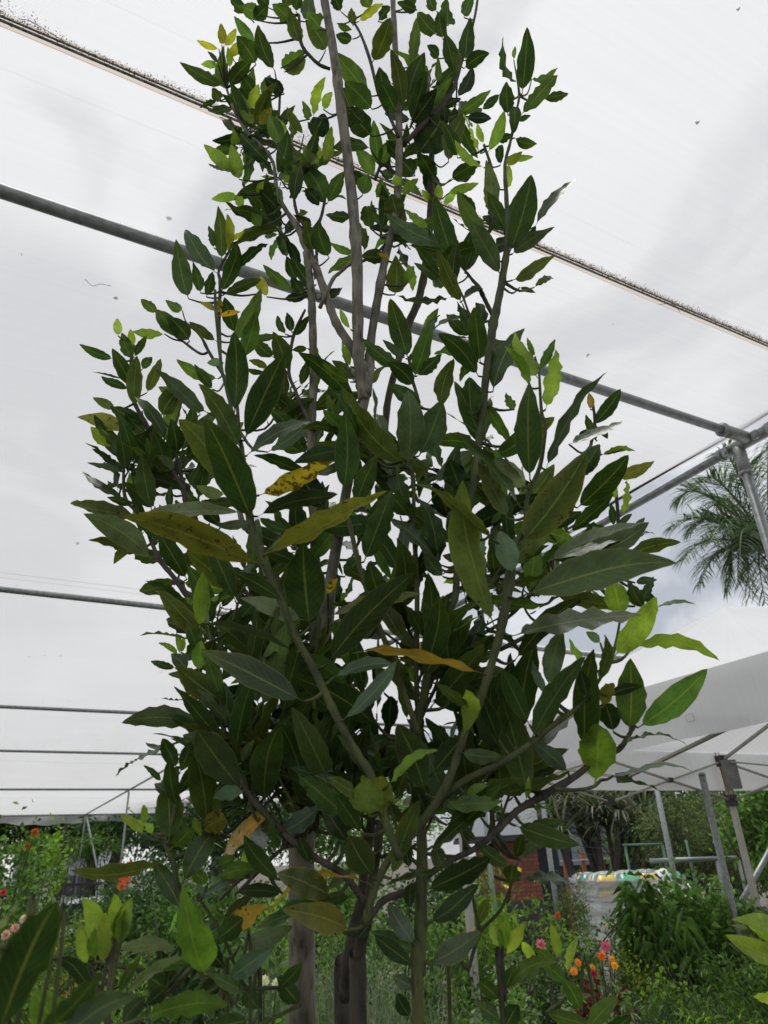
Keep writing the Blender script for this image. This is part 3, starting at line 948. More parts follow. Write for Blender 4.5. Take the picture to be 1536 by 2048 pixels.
stem_nodes = []       # (x, y, world point, Y)
def make_stem(name, mcode, D0, D1, pts, parent, zend=None, register=True):
    k = len(pts); ys = np.linspace(0, 1, k); P = []; Rr = []
    # arc-length parameter for the distance
    a = np.array([(p[0], p[1]) for p in pts], float); L_ = np.concatenate([[0], np.cumsum(np.hypot(*np.diff(a, axis=0).T))]); L_ /= L_[-1]
    for (x, y, r), t in zip(pts, L_):
        Y = D0+(D1-D0)*t; p = at(x, y, Y); P.append(p); Rr.append(r*.84*px(p)[2]/FPX)
    if zend is not None:
        p = P[0].copy(); P = [np.array([p[0]*.97, p[1]+.03, zend]), np.array([p[0]*.985, p[1]+.015, (p[2]+zend)/2])]+P; Rr = [Rr[0]*1.1, Rr[0]*1.05]+Rr
    Q, rr = smooth_path(P, Rr, 5)
    rr = rr*(1+(.16 if rr.mean() < .007 else .0)*np.maximum(0, np.sin(np.arange(len(rr))*1.9+len(rr)))**6+rng.normal(size=len(rr))*.03); V, F = tube(Q, rr, 14, True, .04 if rr.mean() < .007 else .015)
    o = mesh(name, V, F, MATS[mcode], parent)
    if register:
        for q, r_ in zip(Q, rr):
            X, Y_, z = px(q); stem_nodes.append((X, Y_, q, q[1], r_))
    return o
laurel = empty('bay_laurel_tree', at(603, 2060, .74)*np.array([.97, 1.03, 0]), 'tall bay laurel with grey trunks and dark glossy leaves, some spotted yellow, filling the middle', 'tree')
for line in STEMS.strip().splitlines():
    h, b = line.split('|'); nm, mc, d0, d1 = h.split(); v = list(map(float, b.split())); pts = [tuple(v[i:i+3]) for i in range(0, len(v), 3)]
    if any(p[2] == 0 for p in pts): continue
    bottom = pts[0][1] > 2040
    make_stem({'twig': 'twig', 'stem': 'stem', 'trunk': 'trunk'}[nm], mc, float(d0), float(d1), pts, laurel, .28 if bottom else None)
SN = np.array([(a, b, d) for a, b, _, d, _ in stem_nodes]); SP = np.array([p for _, _, p, _, _ in stem_nodes])
foliage, yellow, young = Leaves(), Leaves(), Leaves(); petV, petF, petn = [], [], 0
def petiole(a, b, ra, rb):
    global petn
    mid = (a+b)/2 + np.array([0, 0, -.10*np.linalg.norm(a-b)])
    Q, rr = smooth_path([a, mid, b], [ra, (ra+rb)/2, rb], 3); V, F = tube(Q, rr, 6)
    petV.append(V); petF.extend([[i+petn for i in f] for f in F]); petn += len(V)
zone = None
def bucket(c): return yellow if c in ('Y', 'YE') else young if c in ('L', 'LY', 'LO', 'R', 'ML') else foliage
pend = []
for line in LEAVES.strip().splitlines():
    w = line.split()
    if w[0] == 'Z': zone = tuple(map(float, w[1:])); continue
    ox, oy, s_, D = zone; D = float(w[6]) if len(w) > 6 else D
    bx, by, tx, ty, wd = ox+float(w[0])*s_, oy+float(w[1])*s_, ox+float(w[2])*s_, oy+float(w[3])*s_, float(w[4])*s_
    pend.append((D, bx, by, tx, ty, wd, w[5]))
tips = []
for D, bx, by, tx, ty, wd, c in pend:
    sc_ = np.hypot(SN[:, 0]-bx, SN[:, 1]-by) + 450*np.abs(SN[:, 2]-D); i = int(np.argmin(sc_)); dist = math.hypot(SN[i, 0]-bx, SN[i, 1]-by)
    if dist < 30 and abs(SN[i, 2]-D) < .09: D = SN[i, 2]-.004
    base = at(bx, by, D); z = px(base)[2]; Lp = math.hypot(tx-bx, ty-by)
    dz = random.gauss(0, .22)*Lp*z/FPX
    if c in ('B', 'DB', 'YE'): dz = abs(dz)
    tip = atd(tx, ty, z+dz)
    if by < 560 and c == 'D' and random.random() < .6: c = 'G'  # stronger light near the roof painted in: lighter leaf colours high up
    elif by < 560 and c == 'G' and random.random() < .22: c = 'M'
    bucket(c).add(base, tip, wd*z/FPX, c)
    if dist > 95:
        back = base-unit(tip-base)*.02+np.array([0, .006, 0]); petiole(back, base, .0012, .0009)
    elif dist > 4: petiole(SP[i], base, min(.0022, .0008+dist*.00002), .0009)
    tips.append((bx, by))
# leafy side shoots: a short upright twig with leaves spiralling up it, smaller and steeper towards its tip
inner = Leaves(); cnt = 0
cand = [i for i in range(len(SN)) if 240 < SN[i, 0] < 1180 and 60 < SN[i, 1] < 1740 and stem_nodes[i][4] < .0075 and SN[i, 2] > .565]
def dens(x, y):
    # where the crown is thick in the photograph
    if 900 < y < 1740 and 560 < x < 1120: return 1.0
    if 700 < y <= 900 and 480 < x < 1150: return .30
    if y < 480 and 480 < x < 940: return .62
    if 420 < x < 1020 and y < 700: return .16
    if x < 500 and y > 700: return .55
    return .10
while cnt < 124:
    i = random.choice(cand); p = SP[i]
    if random.random() > dens(SN[i, 0], SN[i, 1]): continue
    ax = unit([random.gauss(0, .55), abs(random.gauss(.30, .45)), .75+random.random()*.5]); Ls = random.uniform(.045, .085)
    q0 = p; q1 = p+unit(ax+np.array([random.gauss(0, .5), .5, -.4]))*Ls*.45; q2 = q1+ax*Ls
    X, Yp, z = px(q2)
    if not (250 < X < 1160 and -40 < Yp < 1700) or (X < 440 and Yp > 1350) or (Yp < 700 and not 460 < X < 960): continue
    Q, rr = smooth_path([q0, q1, (q1+q2)/2+rng.normal(size=3)*.003, q2], [.0016, .0014, .0012, .0008], 3); V, F = tube(Q, rr, 6); petV.append(V); petF.extend([[k+petn for k in f] for f in F]); petn += len(V)
    cnt += 1; x_ = unit(np.cross(ax, [0.2, 1, .1])); y_ = np.cross(ax, x_); n_ = random.randint(6, 9); big = random.uniform(.052, .076); kind = random.random(); a0 = random.uniform(0, 6)
    for k in range(n_):
        t = (k+.5)/n_; b = q1+(q2-q1)*(t**.8); al = R(60-38*t)+random.gauss(0, .14); a_ = a0+k*2.4+random.gauss(0, .2)
        d_ = unit(ax*math.cos(al)+(x_*math.cos(a_)+y_*math.sin(a_))*math.sin(al)); Lf = big*(1-.45*t*t)*random.uniform(.85, 1.1)
        c = random.choice(('G', 'G', 'G', 'D', 'M', 'GO', 'B', 'O')) if kind < (.72 if Yp > 600 else .4) else random.choice(('G', 'M', 'G', 'O'))  # upper shoots get lighter colours, standing in for brighter light up there
        if t > .75 and kind > .6: c = 'M' if kind < .85 else 'ML'
        b2 = b+d_*.006; petiole(b, b2, .0008, .0007)
        # blade faces across the shoot axis, as on a real shoot
        rad_ = unit(np.cross(d_, unit(ax+rng.normal(size=3)*.25))); 
        inner.add(b2, b2+d_*Lf, Lf*random.uniform(.24, .33), c, view=unit(np.cross(rad_, d_)), tilt=random.gauss(0, .3))
for src in (inner,):
    foliage.F += (np.array(src.F)+foliage.n).tolist(); foliage.V += src.V; foliage.C += src.C; foliage.UV += src.UV; foliage.S += src.S; foliage.n += src.n
fo = foliage.build('foliage', laurel)
yo = yellow.build('yellow_leaves', laurel); tag(yo, 'yellow leaves with brown spots'); yg = young.build('young_leaves', laurel); tag(yg, 'bright lime green young leaves')
mesh('petioles', np.concatenate(petV), petF, M_STEM, laurel)
# ------------------------------------------------------------------ other laurels near the lens
def small_plant(name, label, cat, basexy, stems, leaves, D, group=None):
    root = empty(name, (basexy[0], basexy[1], 0), label, cat, group)
    n0 = len(stem_nodes)
    for mc, d0, d1, r0, pts in stems:
        k = len(pts); pp = [(x, y, r0*(1-.5*i/k)) for i, (x, y) in enumerate(pts)]
        make_stem('stem', mc, d0, d1, pp, root, .02 if pts[0][1] > 2040 else None)
    nodes = stem_nodes[n0:]; A = np.array([(a, b, d) for a, b, _, d, _ in nodes]); Q = [p for _, _, p, _, _ in nodes]
    lv = Leaves(); mb = MB(); any_ = False
    for row in leaves.strip().splitlines():
        w = row.split(); x0, y0, x1, y1, wd = map(float, w[:5]); Dd = float(w[6]) if len(w) > 6 else D
        dd = np.hypot(A[:, 0]-x0, A[:, 1]-y0)+300*np.abs(A[:, 2]-Dd); i = int(np.argmin(dd)); dist = math.hypot(A[i, 0]-x0, A[i, 1]-y0)
        if dist < 25: Dd = A[i, 2]
        b = at(x0, y0, Dd); z = px(b)[2]; Lp = math.hypot(x1-x0, y1-y0)*z/FPX
        lv.add(b, atd(x1, y1, z+random.gauss(0, .2)*Lp), wd*z/FPX, w[5])
        if dist > 4: mb.tube(smooth_path([Q[i], (Q[i]+b)/2, b], [.0016, .0014, .001], 3)[0], .0013, 6); any_ = True
    lv.build('foliage', root)
    if any_: mb.build('petioles', M_STEM, root, True)
    return root
small_plant('laurel_sapling', 'young laurel with bright lime shoots at the lower left, behind the huge dark blurred leaf', 'sapling', (-.37, .58),
 [('B', .50, .50, 4, [(210, 2060), (200, 2000), (190, 1960), (184, 1925), (184, 1880)]),
  ('N', .50, .50, 4, [(215, 2060), (222, 1990), (235, 1920), (243, 1880)]),
  ('N', .54, .54, 4, [(500, 2060), (470, 2010), (430, 1960), (380, 1905), (352, 1880)])], '''
190 1925 172 1800 40 L .50
200 1925 212 1832 34 L .50
186 1920 190 1860 30 ML .50
176 1930 160 1850 26 L .50
240 1890 230 1795 34 L .50
243 1890 262 1800 38 L .50
238 1890 246 1810 20 L .50
244 1880 252 1838 22 ML .50
412 1950 368 1775 88 ML .46
352 1900 357 1820 12 L
230 1900 342 1890 24 P
325 1935 318 1898 30 D .54
186 1993 118 1912 30 D .52
237 1990 278 1920 22 G .52
247 1992 356 1915 24 M .50
288 1940 376 1926 22 M .52
284 2040 442 2012 46 M .44
330 1978 300 1955 40 G
243 2048 288 1998 34 B .5
494 1986 424 1952 26 M .5
455 1960 540 1900 40 B .54
560 1975 600 1930 30 G .56
500 2040 420 2060 40 G .5
330 1990 345 1930 34 D .56
400 2000 440 1960 36 D .55
290 2010 330 1975 30 D .55
600 2010 560 1960 40 G .58
520 2020 490 1975 36 G .58
430 1880 480 1840 44 G .58
395 1880 440 1930 40 D .58
''', .55)
small_plant('laurel_shoot', 'out-of-focus huge dark leaves closest to the lens in the bottom left corner', 'sapling', (-.24, .34),
 [('N', .33, .33, 7, [(30, 2080), (0, 2120), (-40, 2200)]), ('N', .34, .34, 6, [(100, 2090), (60, 2120)])], '''
-5 2075 104 1818 98 G .31
60 2080 190 1948 16 G .33
95 2100 240 1992 40 G .31
120 2070 70 1985 60 ML .36
-60 1900 32 1818 22 P .24
''', .33)
small_plant('laurel_sapling', 'bright lime young laurel shoots at the lower right, left of the marigolds', 'sapling', (.22, .72),
 [('B', .66, .66, 6, [(1008, 2060), (1010, 2000), (1005, 1920), (1008, 1860), (1008, 1840)]),
  ('N', .72, .72, 4, [(1200, 2070), (1160, 1990), (1130, 1950), (1112, 1930), (1100, 1900)]),
  ('N', .72, .72, 5, [(900, 2060), (937, 1939), (961, 1865), (1000, 1821), (1021, 1773), (1035, 1724)]),
  ('N', .72, .72, 5, [(961, 1865), (955, 1840), (944, 1787)])], '''
1007 1905 1010 1830 30 ML .66
1004 1900 985 1850 28 L .66
1012 1910 1045 1850 26 L .66
1115 1920 1103 1850 22 L .72
1134 1945 1157 1878 22 L .72
1073 1925 1045 1885 20 L .72
1115 1928 1073 1900 18 M .72
1016 1982 1100 1922 30 M .66
1020 1970 1075 1940 28 G .66
1162 2022 1128 1962 34 M .70
1135 1968 1090 1930 28 M .70
1092 2025 1180 2050 26 M .70
1010 2060 1035 2010 40 D .62
1000 2000 960 1965 30 G .66
1010 1980 1030 1930 30 G .66
1000 2040 960 2010 34 G .66
1175 2060 1230 2000 36 M .70
1210 2070 1260 2030 30 G .70
955 1850 975 1800 24 O .72
''', .68)
small_plant('laurel_sapling', 'few bright green leaves poking in at the right edge, in front of the tent leg', 'sapling', (.60, .78),
 [('N', .78, .78, 5, [(1600, 2060), (1590, 1980), (1575, 1900), (1570, 1860)])], '''
1575 1895 1482 1838 28 L
1580 1925 1466 1872 34 L
1578 1910 1500 1850 22 ML
1585 1940 1515 1915 30 M
1590 2010 1510 1990 26 L
''', .78)
# ------------------------------------------------------------------ shade house
UU = np.array([math.sin(UAZ), math.cos(UAZ), 0]); VV = np.array([-UU[1], UU[0], 0]); ZR = EYE+1.45
def uv(u, v, z=ZR): return UU*u + VV*v + np.array([0, 0, z])
M_CLOTH = fabric_mat('white_shade_cloth', (.78, .78, .785), (.44), (.8, .8, .8), weave=900,
    seams=((1.021, .014, (.70, .64, .55), .85), (1.034, .0013, (.6, .3, .2), .55), (4.10, .004, (.45, .36, .26), .7), (4.17, .003, (.45, .36, .26), .7), (12.35, .02, (.5, .42, .35), .5), (18.6, .03, (.5, .42, .35), .5), (1.12, .0015, (.7, .7, .68), .25), (.90, .0015, (.7, .7, .68), .2)))
house = empty('shade_house', uv(2.45, 1.41, 0), 'galvanised pipe shade house roofed with white woven cloth, covering the laurels', 'shade house')
def cloth(u0, u1, v0, v1, nu, nv, sag, name='roof_cloth', purl=()):
    V, T = [], []
    for j in range(nv+1):
        v = v0+(v1-v0)*j/nv
        s = 0
        for a, b in zip(purl[:-1], purl[1:]):
            if a <= v <= b: q = (v-a)/(b-a); s = 4*q*(1-q)*min(1, (b-a)/4)
        for i in range(nu+1):
            u = u0+(u1-u0)*i/nu
            z = ZR+.032 + sag*s + .006*math.sin(u*5.1+v*3)*s + .012*math.sin(u*1.3+v*.7)*s
            V.append(uv(u, v, z)); T.append((u, v))
    F = np.array([[j*(nu+1)+i, j*(nu+1)+i+1, (j+1)*(nu+1)+i+1, (j+1)*(nu+1)+i] for j in range(nv) for i in range(nu)])
    return mesh(name, V, F, M_CLOTH, house, True, uv=T)
PUR = [-1.5, 1.4, 4.26, 7.65, 10.55, 15.5, 22.6]
cloth(-12, 2.45, -2.6, 4.26, 60, 60, .05, purl=PUR); cloth(-12, 5.2, 4.262, 10.55, 60, 60, .07, purl=PUR); cloth(-12, 7.05, 10.552, 22.8, 60, 60, .07, purl=PUR)
# drooping hem along the far edge
V, T = [], []
for i in range(121):
    u = -12+19*i/120; dz = .16+.10*abs(math.sin(u*1.1))*abs(math.sin(u*.37+1))+.02*math.sin(u*9)
    for k in range(4): V.append(uv(u, 22.8+.03*math.sin(u*4+k), ZR+.03-dz*k/3)); T.append((u, 22.9+k*.05))
mesh('hem', V, np.array([[i*4+k, i*4+k+1, i*4+k+5, i*4+k+4] for i in range(120) for k in range(3)]), M_CLOTH, house, True, uv=T)
for i, v in enumerate(PUR[:-1]+[22.5]):
    mb = MB(); mb.tube([uv(-12, v), uv(2.40 if v < 4 else 5.2 if v < 10 else 7, v)], .0175 if v < 12 else .022, 20); mb.build('crossbar', M_GALV, house, True)
mb = MB(); mb.tube([uv(2.47, -2.5, ZR-.002), uv(2.47, 23)], .0185, 20); mb.build('side_rail', M_GALV, house, True)
mb = MB(); mb.tube([uv(2.43, -2.5, ZR+.045), uv(2.43, 4.2, ZR+.045)], .007, 8); mb.build('cloth_clip_rail', M_DARKMET, house, True)
mb = MB(); mb.tube([uv(7.0, 4.3), uv(7.0, 22.5)], .024, 12); mb.build('side_rail', M_GALV, house, True)
for u, v, tilt in ((2.47, 1.46, 0), (2.47, 15.6, 0), (2.47, 22.4, 0), (7.0, 15.5, 0), (-9, 15.5, 0)):
    mb = MB(); mb.tube([uv(u, v, 0), uv(u+tilt, v, ZR-.03)], .019, 16); mb.build('post', M_GALV, house, True)
mb = MB(); mb.tube([uv(2.5, 22.35, ZR-.1), uv(3.3, 20.9, .02)], .03, 10); mb.build('brace', M_GALV, house, True)
# clamp fitting where purlin, rail and post meet: sleeve along each pipe, collars, lugs and bolts
fit = MB(); c = uv(2.45, 1.42)
fit.tube([uv(2.30, 1.40), uv(2.44, 1.40)], .0245, 20); fit.tube([uv(2.295, 1.40), uv(2.31, 1.40)], .028, 20)
fit.tube([uv(2.47, 1.28, ZR-.002), uv(2.47, 1.54, ZR)], .0255, 20); fit.tube([uv(2.47, 1.27), uv(2.47, 1.285)], .029, 20); fit.tube([uv(2.47, 1.53), uv(2.47, 1.545)], .029, 20)
fit.tube([uv(2.47, 1.46, ZR-.13), uv(2.47, 1.46, ZR)], .0245, 20); fit.tube([uv(2.47, 1.46, ZR-.135), uv(2.47, 1.46, ZR-.12)], .028, 20)
fit.build('pipe_clamp', M_GALVD, house, True)
for v in (1.30, 1.36, 1.50):
    b = MB(); b.box(uv(2.437, v, ZR-.012), (.006, .012, .018), (UU, VV, (0, 0, 1))); b.tube([uv(2.425, v, ZR-.02), uv(2.45, v, ZR-.02)], .008, 6); b.build('bolt', M_GALVD, house)
# leaf litter caught in the pocket of the seam
cm = simple('dry_leaf_litter', (.09, .075, .06), .9, var=.6, scale=60, col2=(.30, .20, .13))
_n = cm.node_tree; _b = [q for q in _n.nodes if q.type == 'BSDF_PRINCIPLED'][0]; _o = [q for q in _n.nodes if q.type == 'OUTPUT_MATERIAL'][0]; _t = N(_n, 'ShaderNodeBsdfTranslucent'); _t.inputs[0].default_value = (.42, .32, .24, 1); _m = N(_n, 'ShaderNodeMixShader'); _m.inputs[0].default_value = .45
_n.links.new(_b.outputs[0], _m.inputs[1]); _n.links.new(_t.outputs[0], _m.inputs[2]); _n.links.new(_m.outputs[0], _o.inputs[0])
V, F, n = [], [], 0
for k in range(34000):
    u = random.uniform(-.6, 3.0); a = abs(random.gauss(0, 1)); v = 1.0-.002-.012*a*(.35+1.3*abs(math.sin(u*4.3)*math.sin(u*11+1))) if random.random() < .85 else 1.0+random.uniform(-.008, .006)
    if u > .5: v = 1.0-.004-.0065*a if random.random() < .8 else 1.0
    if random.random() < .25*abs(math.sin(u*13)): continue
    p = uv(u, v, ZR+.030-random.uniform(0, .009)); s = random.uniform(.0006, .0022)
    q = rng.normal(size=(3, 3)); q /= np.linalg.norm(q, axis=1)[:, None]; V.append(p+q*s*random.uniform(.7, 1.6)); F.append([n, n+1, n+2]); n += 3
tag(mesh('leaf_litter', np.concatenate(V), F, cm, None, False), 'strip of dry brown leaf litter caught along the seam of the white cloth roof', 'debris', kind='stuff')
sm = MB(); sm.tube([uv(-.9, 1.006, ZR+.027), uv(3.2, 1.006, ZR+.027)], .0030, 6); sm.tube([uv(-.9, .997, ZR+.026), uv(3.2, .997, ZR+.026)], .0022, 6); sm.build('seam_cord', simple('dark_cord', (.06, .065, .07), .8, var=.5, scale=220, col2=(.5, .51, .52)), house, True)
M_THR = simple('thread', (.2, .2, .19), .8)
for a in ([(38, 38), (60, 42), (95, 62), (120, 78), (136, 90)], [(170, 558), (185, 572), (200, 568), (222, 572)], [(1204, 532), (1203, 545), (1207, 552)], [(1318, 609), (1345, 608), (1360, 624)]):
    P = []
    for x, y in a: d = ray(x, y); P.append(O+d*((ZR-.004+.03-EYE)/d[2]))
    Q, _ = smooth_path(P, [1]*len(P), 4); th = MB(); th.tube(Q, .0007, 5); th.build('loose_thread', M_THR, house, True)
# ------------------------------------------------------------------ pop-up tent
M_TENT = fabric_mat('white_tent_canvas', (.88, .89, .90), .0, (.8, .8, .8), weave=300, specks=False, trans=.32, amp=.02)
TA = np.array([.469, -.883, 0]); TB = np.array([.883, .469, 0]); TL = np.array([.36, 4.9, 0])
def tp(a, b, z): return TL + TA*a + TB*b + np.array([0, 0, EYE+z])
tent = empty('market_tent', TL, 'white pop-up market tent on cream folding legs at the right, beyond the laurel', 'tent')
LA, LB, ZE, ZT = 3.0, 5.2, .67, 1.28
def surf(name, grid, mat, parent):
    g = np.array(grid); a, b = g.shape[:2]; dist = [(i*.05, j*.05) for i in range(a) for j in range(b)]
    return mesh(name, g.reshape(-1, 3), np.array([[i*b+j, i*b+j+1, (i+1)*b+j+1, (i+1)*b+j] for i in range(a-1) for j in range(b-1)]), mat, parent, True, uv=dist)
r0, r1 = tp(1.5, 1.1, ZT), tp(1.5, 4.1, ZT); c00, c10, c11, c01 = tp(0, 0, ZE), tp(LA, 0, ZE), tp(LA, LB, ZE), tp(0, LB, ZE)
def panel(e0, e1, p0, p1, n=24, k=14):
    G = []
    for i in range(k+1):
        t = i/k; row = []
        for j in range(n+1):
            s = j/n; e = e0+(e1-e0)*s; r = p0+(p1-p0)*s; p = e+(r-e)*t; p = p + np.array([0, 0, -.05*math.sin(math.pi*t)*math.sin(math.pi*s) + .006*math.sin(s*21+t*7)*math.sin(math.pi*t)]); row.append(p)
        G.append(row)
    return G
for nm, a in (('roof_panel', (c00, c10, r0, r0)), ('roof_panel', (c10, c11, r0, r1)), ('roof_panel', (c11, c01, r1, r1)), ('roof_panel', (c01, c00, r1, r0))): surf(nm, panel(*a), M_TENT, tent)
def valance(a0, b0, a1, b1, drop, n=50):
    G = []
    for i in range(7):
        t = i/6; row = []
        for j in range(n+1):
            s = j/n; p = tp(a0+(a1-a0)*s, b0+(b1-b0)*s, ZE-drop*t-.012*t*math.sin(s*math.pi)); p = p+np.array([.012*math.sin(s*34+t*2)*t, .012*math.cos(s*27)*t, 0]); row.append(p)
        G.append(row)
    return G
e = .012
for a in ((-e, -e, LA+e, -e, .25), (-e, LB+e, -e, -e, .28), (LA+e, -e, LA+e, LB+e, .25), (LA+e, LB+e, -e, LB+e, .25)): surf('valance', valance(*a), M_TENT, tent)
# little stitched label outline
d = ray(1382, 1436); k = None
nrm = -TB; q = tp(0, -e-.014, 0); tt = ((q-O)@nrm)/(d@nrm); pc = O+d*tt
lab = MB(); w_, h_ = .020, .015
for s0, s1 in (((-1, -1), (1, -1)), ((1, -1), (1, 1)), ((1, 1), (-1, 1)), ((-1, 1), (-1, -1))):
    lab.bar(pc+TA*w_*s0[0]+np.array([0, 0, h_*s0[1]])-TB*.006, pc+TA*w_*s1[0]+np.array([0, 0, h_*s1[1]])-TB*.006, .002)
lab.build('stitched_patch', simple('grey_thread', (.45, .42, .4), .8), tent)
def leg(a, b, strap=False):
    m_ = MB(); m_.box(tp(a, b, 0)*[1, 1, 0]+np.array([0, 0, 1.06]), (.019, .019, 1.05), (TA, TB, (0, 0, 1))); l = m_.build('leg', M_CREAM, tent)
    f = MB(); f.box(tp(a, b, 0)*[1, 1, 0]+np.array([0, 0, .008]), (.05, .05, .008), (TA, TB, (0, 0, 1))); f.build('foot_plate', M_CREAM, l)
    for zz in (.30, .60): g = MB(); g.box(tp(a, b, zz), (.034, .034, .042), (TA, TB, (0, 0, 1))); g.build('slider', M_BLACKPL, l)
for a, b in ((0, 0), (0, 2.6), (0, 5.2), (LA, 0), (LA, 2.6), (LA, 5.2)): leg(a+(.03 if a == 0 else -.03), min(max(b, .03), 5.17))
M_BARC = simple('cream_truss', (.36, .345, .30), .5, .0)
def joint(c_, h_): g = MB(); g.box(c_, h_, (TA, TB, (0, 0, 1))); g.build('truss_joint', M_BLACKPL, tent)
def truss(a0, b0, a1, b1, nx=2, zt=.60, zb=.30, mb=None):
    off = np.array([.006, .006, 0])
    for i in range(nx):
        s0, s1 = i/nx, (i+1)/nx
        P = lambda s, z: tp(a0+(a1-a0)*s, b0+(b1-b0)*s, z)
        t = MB(); t.bar(P(s0, zt), P(s1, zb), .024, .012); t.build('truss_bar', M_BARC, tent); t = MB(); t.bar(P(s0, zb)+off*2, P(s1, zt)+off*2, .024, .012); t.build('truss_bar', M_BARC, tent)
        sm_ = (s0+s1)/2; joint(P(sm_, (zt+zb)/2)+off, (.016, .022, .018))
        if i: joint(P(s0, zt), (.026, .026, .022)); joint(P(s0, zb), (.026, .026, .022))
for b0 in (.03, 2.6): truss(.03, b0, .03, b0+2.57); truss(LA-.03, b0, LA-.03, b0+2.57)
for b0 in (.03, 2.6, 5.17): truss(.03, b0, LA-.03, b0, 2)
for b in (1.1, 2.6, 4.1):
    for p_, q_ in ((tp(.03, b, .60), tp(1.5, b, 1.19)), (tp(LA-.03, b, .60), tp(1.5, b, 1.19)), (tp(1.5, b, .6), tp(1.5, b, 1.21))): t = MB(); t.bar(p_, q_, .024, .02); t.build('rafter', M_BARC, tent)
bx_ = MB(); bx_.bar(tp(.09, 2.6, .38), tp(.09, 2.6, .60), .11, .04); bx_.build('corner_wrap', simple('grey_canvas', (.24, .24, .235), .8), tent)
st = MB()
for k in (-1, 1): st.bar(tp(.05, 2.6+.035*k, .32), tp(.0, 2.6+.02*k, .68), .008, .004)
st.build('strap', simple('orange_strap', (.38, .16, .05), .7), tent)
# ------------------------------------------------------------------ ground
def gz(Y): t = min(1, max(0, (Y-11.6)/1.6)); return -.42*t*t*(3-2*t)
ys = [-30, -5, 0, 4, 8, 11, 11.6, 12, 12.4, 12.8, 13.2, 14, 18, 25, 40, 80, 200, 900]; xs = [-900, -200, -60, -25, -10, 0, 10, 25, 60, 200, 900]
V = [(x, y, gz(y)) for y in ys for x in xs]; nx = len(xs)
gm = simple('gravel_and_mulch', (.07, .06, .045), .95, scale=6, col2=(.17, .155, .13), bump=.8, detail=10)
mesh('ground', V, np.array([[j*nx+i, j*nx+i+1, (j+1)*nx+i+1, (j+1)*nx+i] for j in range(len(ys)-1) for i in range(nx-1)]), gm, None, False)['kind'] = 'structure'
# ------------------------------------------------------------------ garden foliage builders
def quads(B, Dv, Ln, Wd, col, droop=0., flat=0.):
    """B base points, Dv unit directions, Ln, Wd arrays, col (n,4) -> folded leaf of two triangles each"""
    n = len(B); Dv = Dv/np.linalg.norm(Dv, axis=1)[:, None]; up = rng.normal(size=(n, 3)); up[:, 2] += flat
    S = np.cross(Dv, up); S /= np.linalg.norm(S, axis=1)[:, None]+1e-9; Nn = np.cross(S, Dv)
    m_ = B+Dv*(Ln*.45)[:, None]; tip = B+Dv*Ln[:, None]; tip[:, 2] -= droop*Ln
    l = m_+S*(Wd/2)[:, None]+Nn*(Wd*.12)[:, None]; r = m_-S*(Wd/2)[:, None]+Nn*(Wd*.12)[:, None]
    V = np.stack([B, l, tip, r], 1).reshape(-1, 3); i = np.arange(n)*4
    F = np.concatenate([np.stack([i, i+1, i+2], 1), np.stack([i, i+2, i+3], 1)]); return V, F, np.repeat(col, 4, 0)
def cols(pal, n, a=.35, var=.22):
    P = np.array(pal); c = P[rng.integers(0, len(P), n)]*(1+rng.normal(size=(n, 1))*var); c = np.clip(c, .003, .95); return np.column_stack([c, np.full(n, a)])
PAL = {'mid': [(.11, .20, .045), (.16, .27, .06), (.075, .145, .035)], 'lime': [(.20, .33, .055), (.26, .37, .055), (.14, .25, .04)], 'dark': [(.05, .10, .035), (.07, .135, .045), (.03, .065, .024)],
 'olive': [(.10, .125, .055), (.07, .09, .04), (.15, .18, .08)], 'grey': [(.19, .25, .14), (.26, .31, .20), (.14, .19, .10)], 'yel': [(.28, .30, .05), (.20, .26, .04), (.10, .16, .03)],
 'red': [(.10, .012, .018), (.06, .01, .015), (.14, .03, .03)], 'teal': [(.05, .09, .06), (.08, .12, .08), (.03, .06, .04)]}
def crown_points(c, rad, n, k, lump=.35):
    """twig tips spread through a lumpy volume: k clumps"""
    d = rng.normal(size=(k, 3)); d /= np.linalg.norm(d, axis=1)[:, None]; rr = rng.uniform(.25, 1, k)**.6; cc = d*rr[:, None]
    i = rng.integers(0, k, n); p = cc[i] + rng.normal(size=(n, 3))*lump*rng.uniform(.5, 1, (k, 1))[i]
    return np.asarray(c)+p*np.asarray(rad), i, cc[i]
def leafy(c, rad, n, k, L, W, pal, up=.3, droop=.2, lump=.22, a=.35, per=1):
    p, ci, cc = crown_points(c, rad, n, k, lump); d = rng.normal(size=(n, 3))*.8 + cc*.9; d[:, 2] += up
    shade = (1+rng.normal(size=k)*.22)[ci]
    cl = cols(pal, n, a); cl[:, :3] *= np.clip(shade, .5, 1.6)[:, None]
    return quads(p, d, rng.uniform(.6, 1.2, n)*L, rng.uniform(.7, 1.2, n)*W, cl, droop)
def strand(P0, d0, L, W, n_seg, grav, col):
    """ribbon leaves bending under their weight, vectorised over n"""
    n = len(P0); P = P0.copy(); d = d0/np.linalg.norm(d0, axis=1)[:, None]; S = np.cross(d, [0, 0, 1.0]); S /= np.linalg.norm(S, axis=1)[:, None]+1e-9
    rows = []; 
    for k in range(n_seg+1):
        t = k/n_seg; w = W*(1-t**1.6)*(.55+.9*t if t < .5 else 1.0); rows.append(np.stack([P-S*(w/2)[:, None], P+S*(w/2)[:, None]], 1))
        P = P+d*(L/n_seg)[:, None]; d = d+np.array([0, 0, -1.0])*(grav/n_seg)*(.4+1.4*t); d /= np.linalg.norm(d, axis=1)[:, None]
    A = np.stack(rows, 1); V = A.reshape(-1, 3); m2 = (n_seg+1)*2; base = np.arange(n)*m2
    F = np.concatenate([np.stack([base+2*k, base+2*k+1, base+2*k+3, base+2*k+2], 1) for k in range(n_seg)]); return V, F, np.repeat(col, m2, 0)
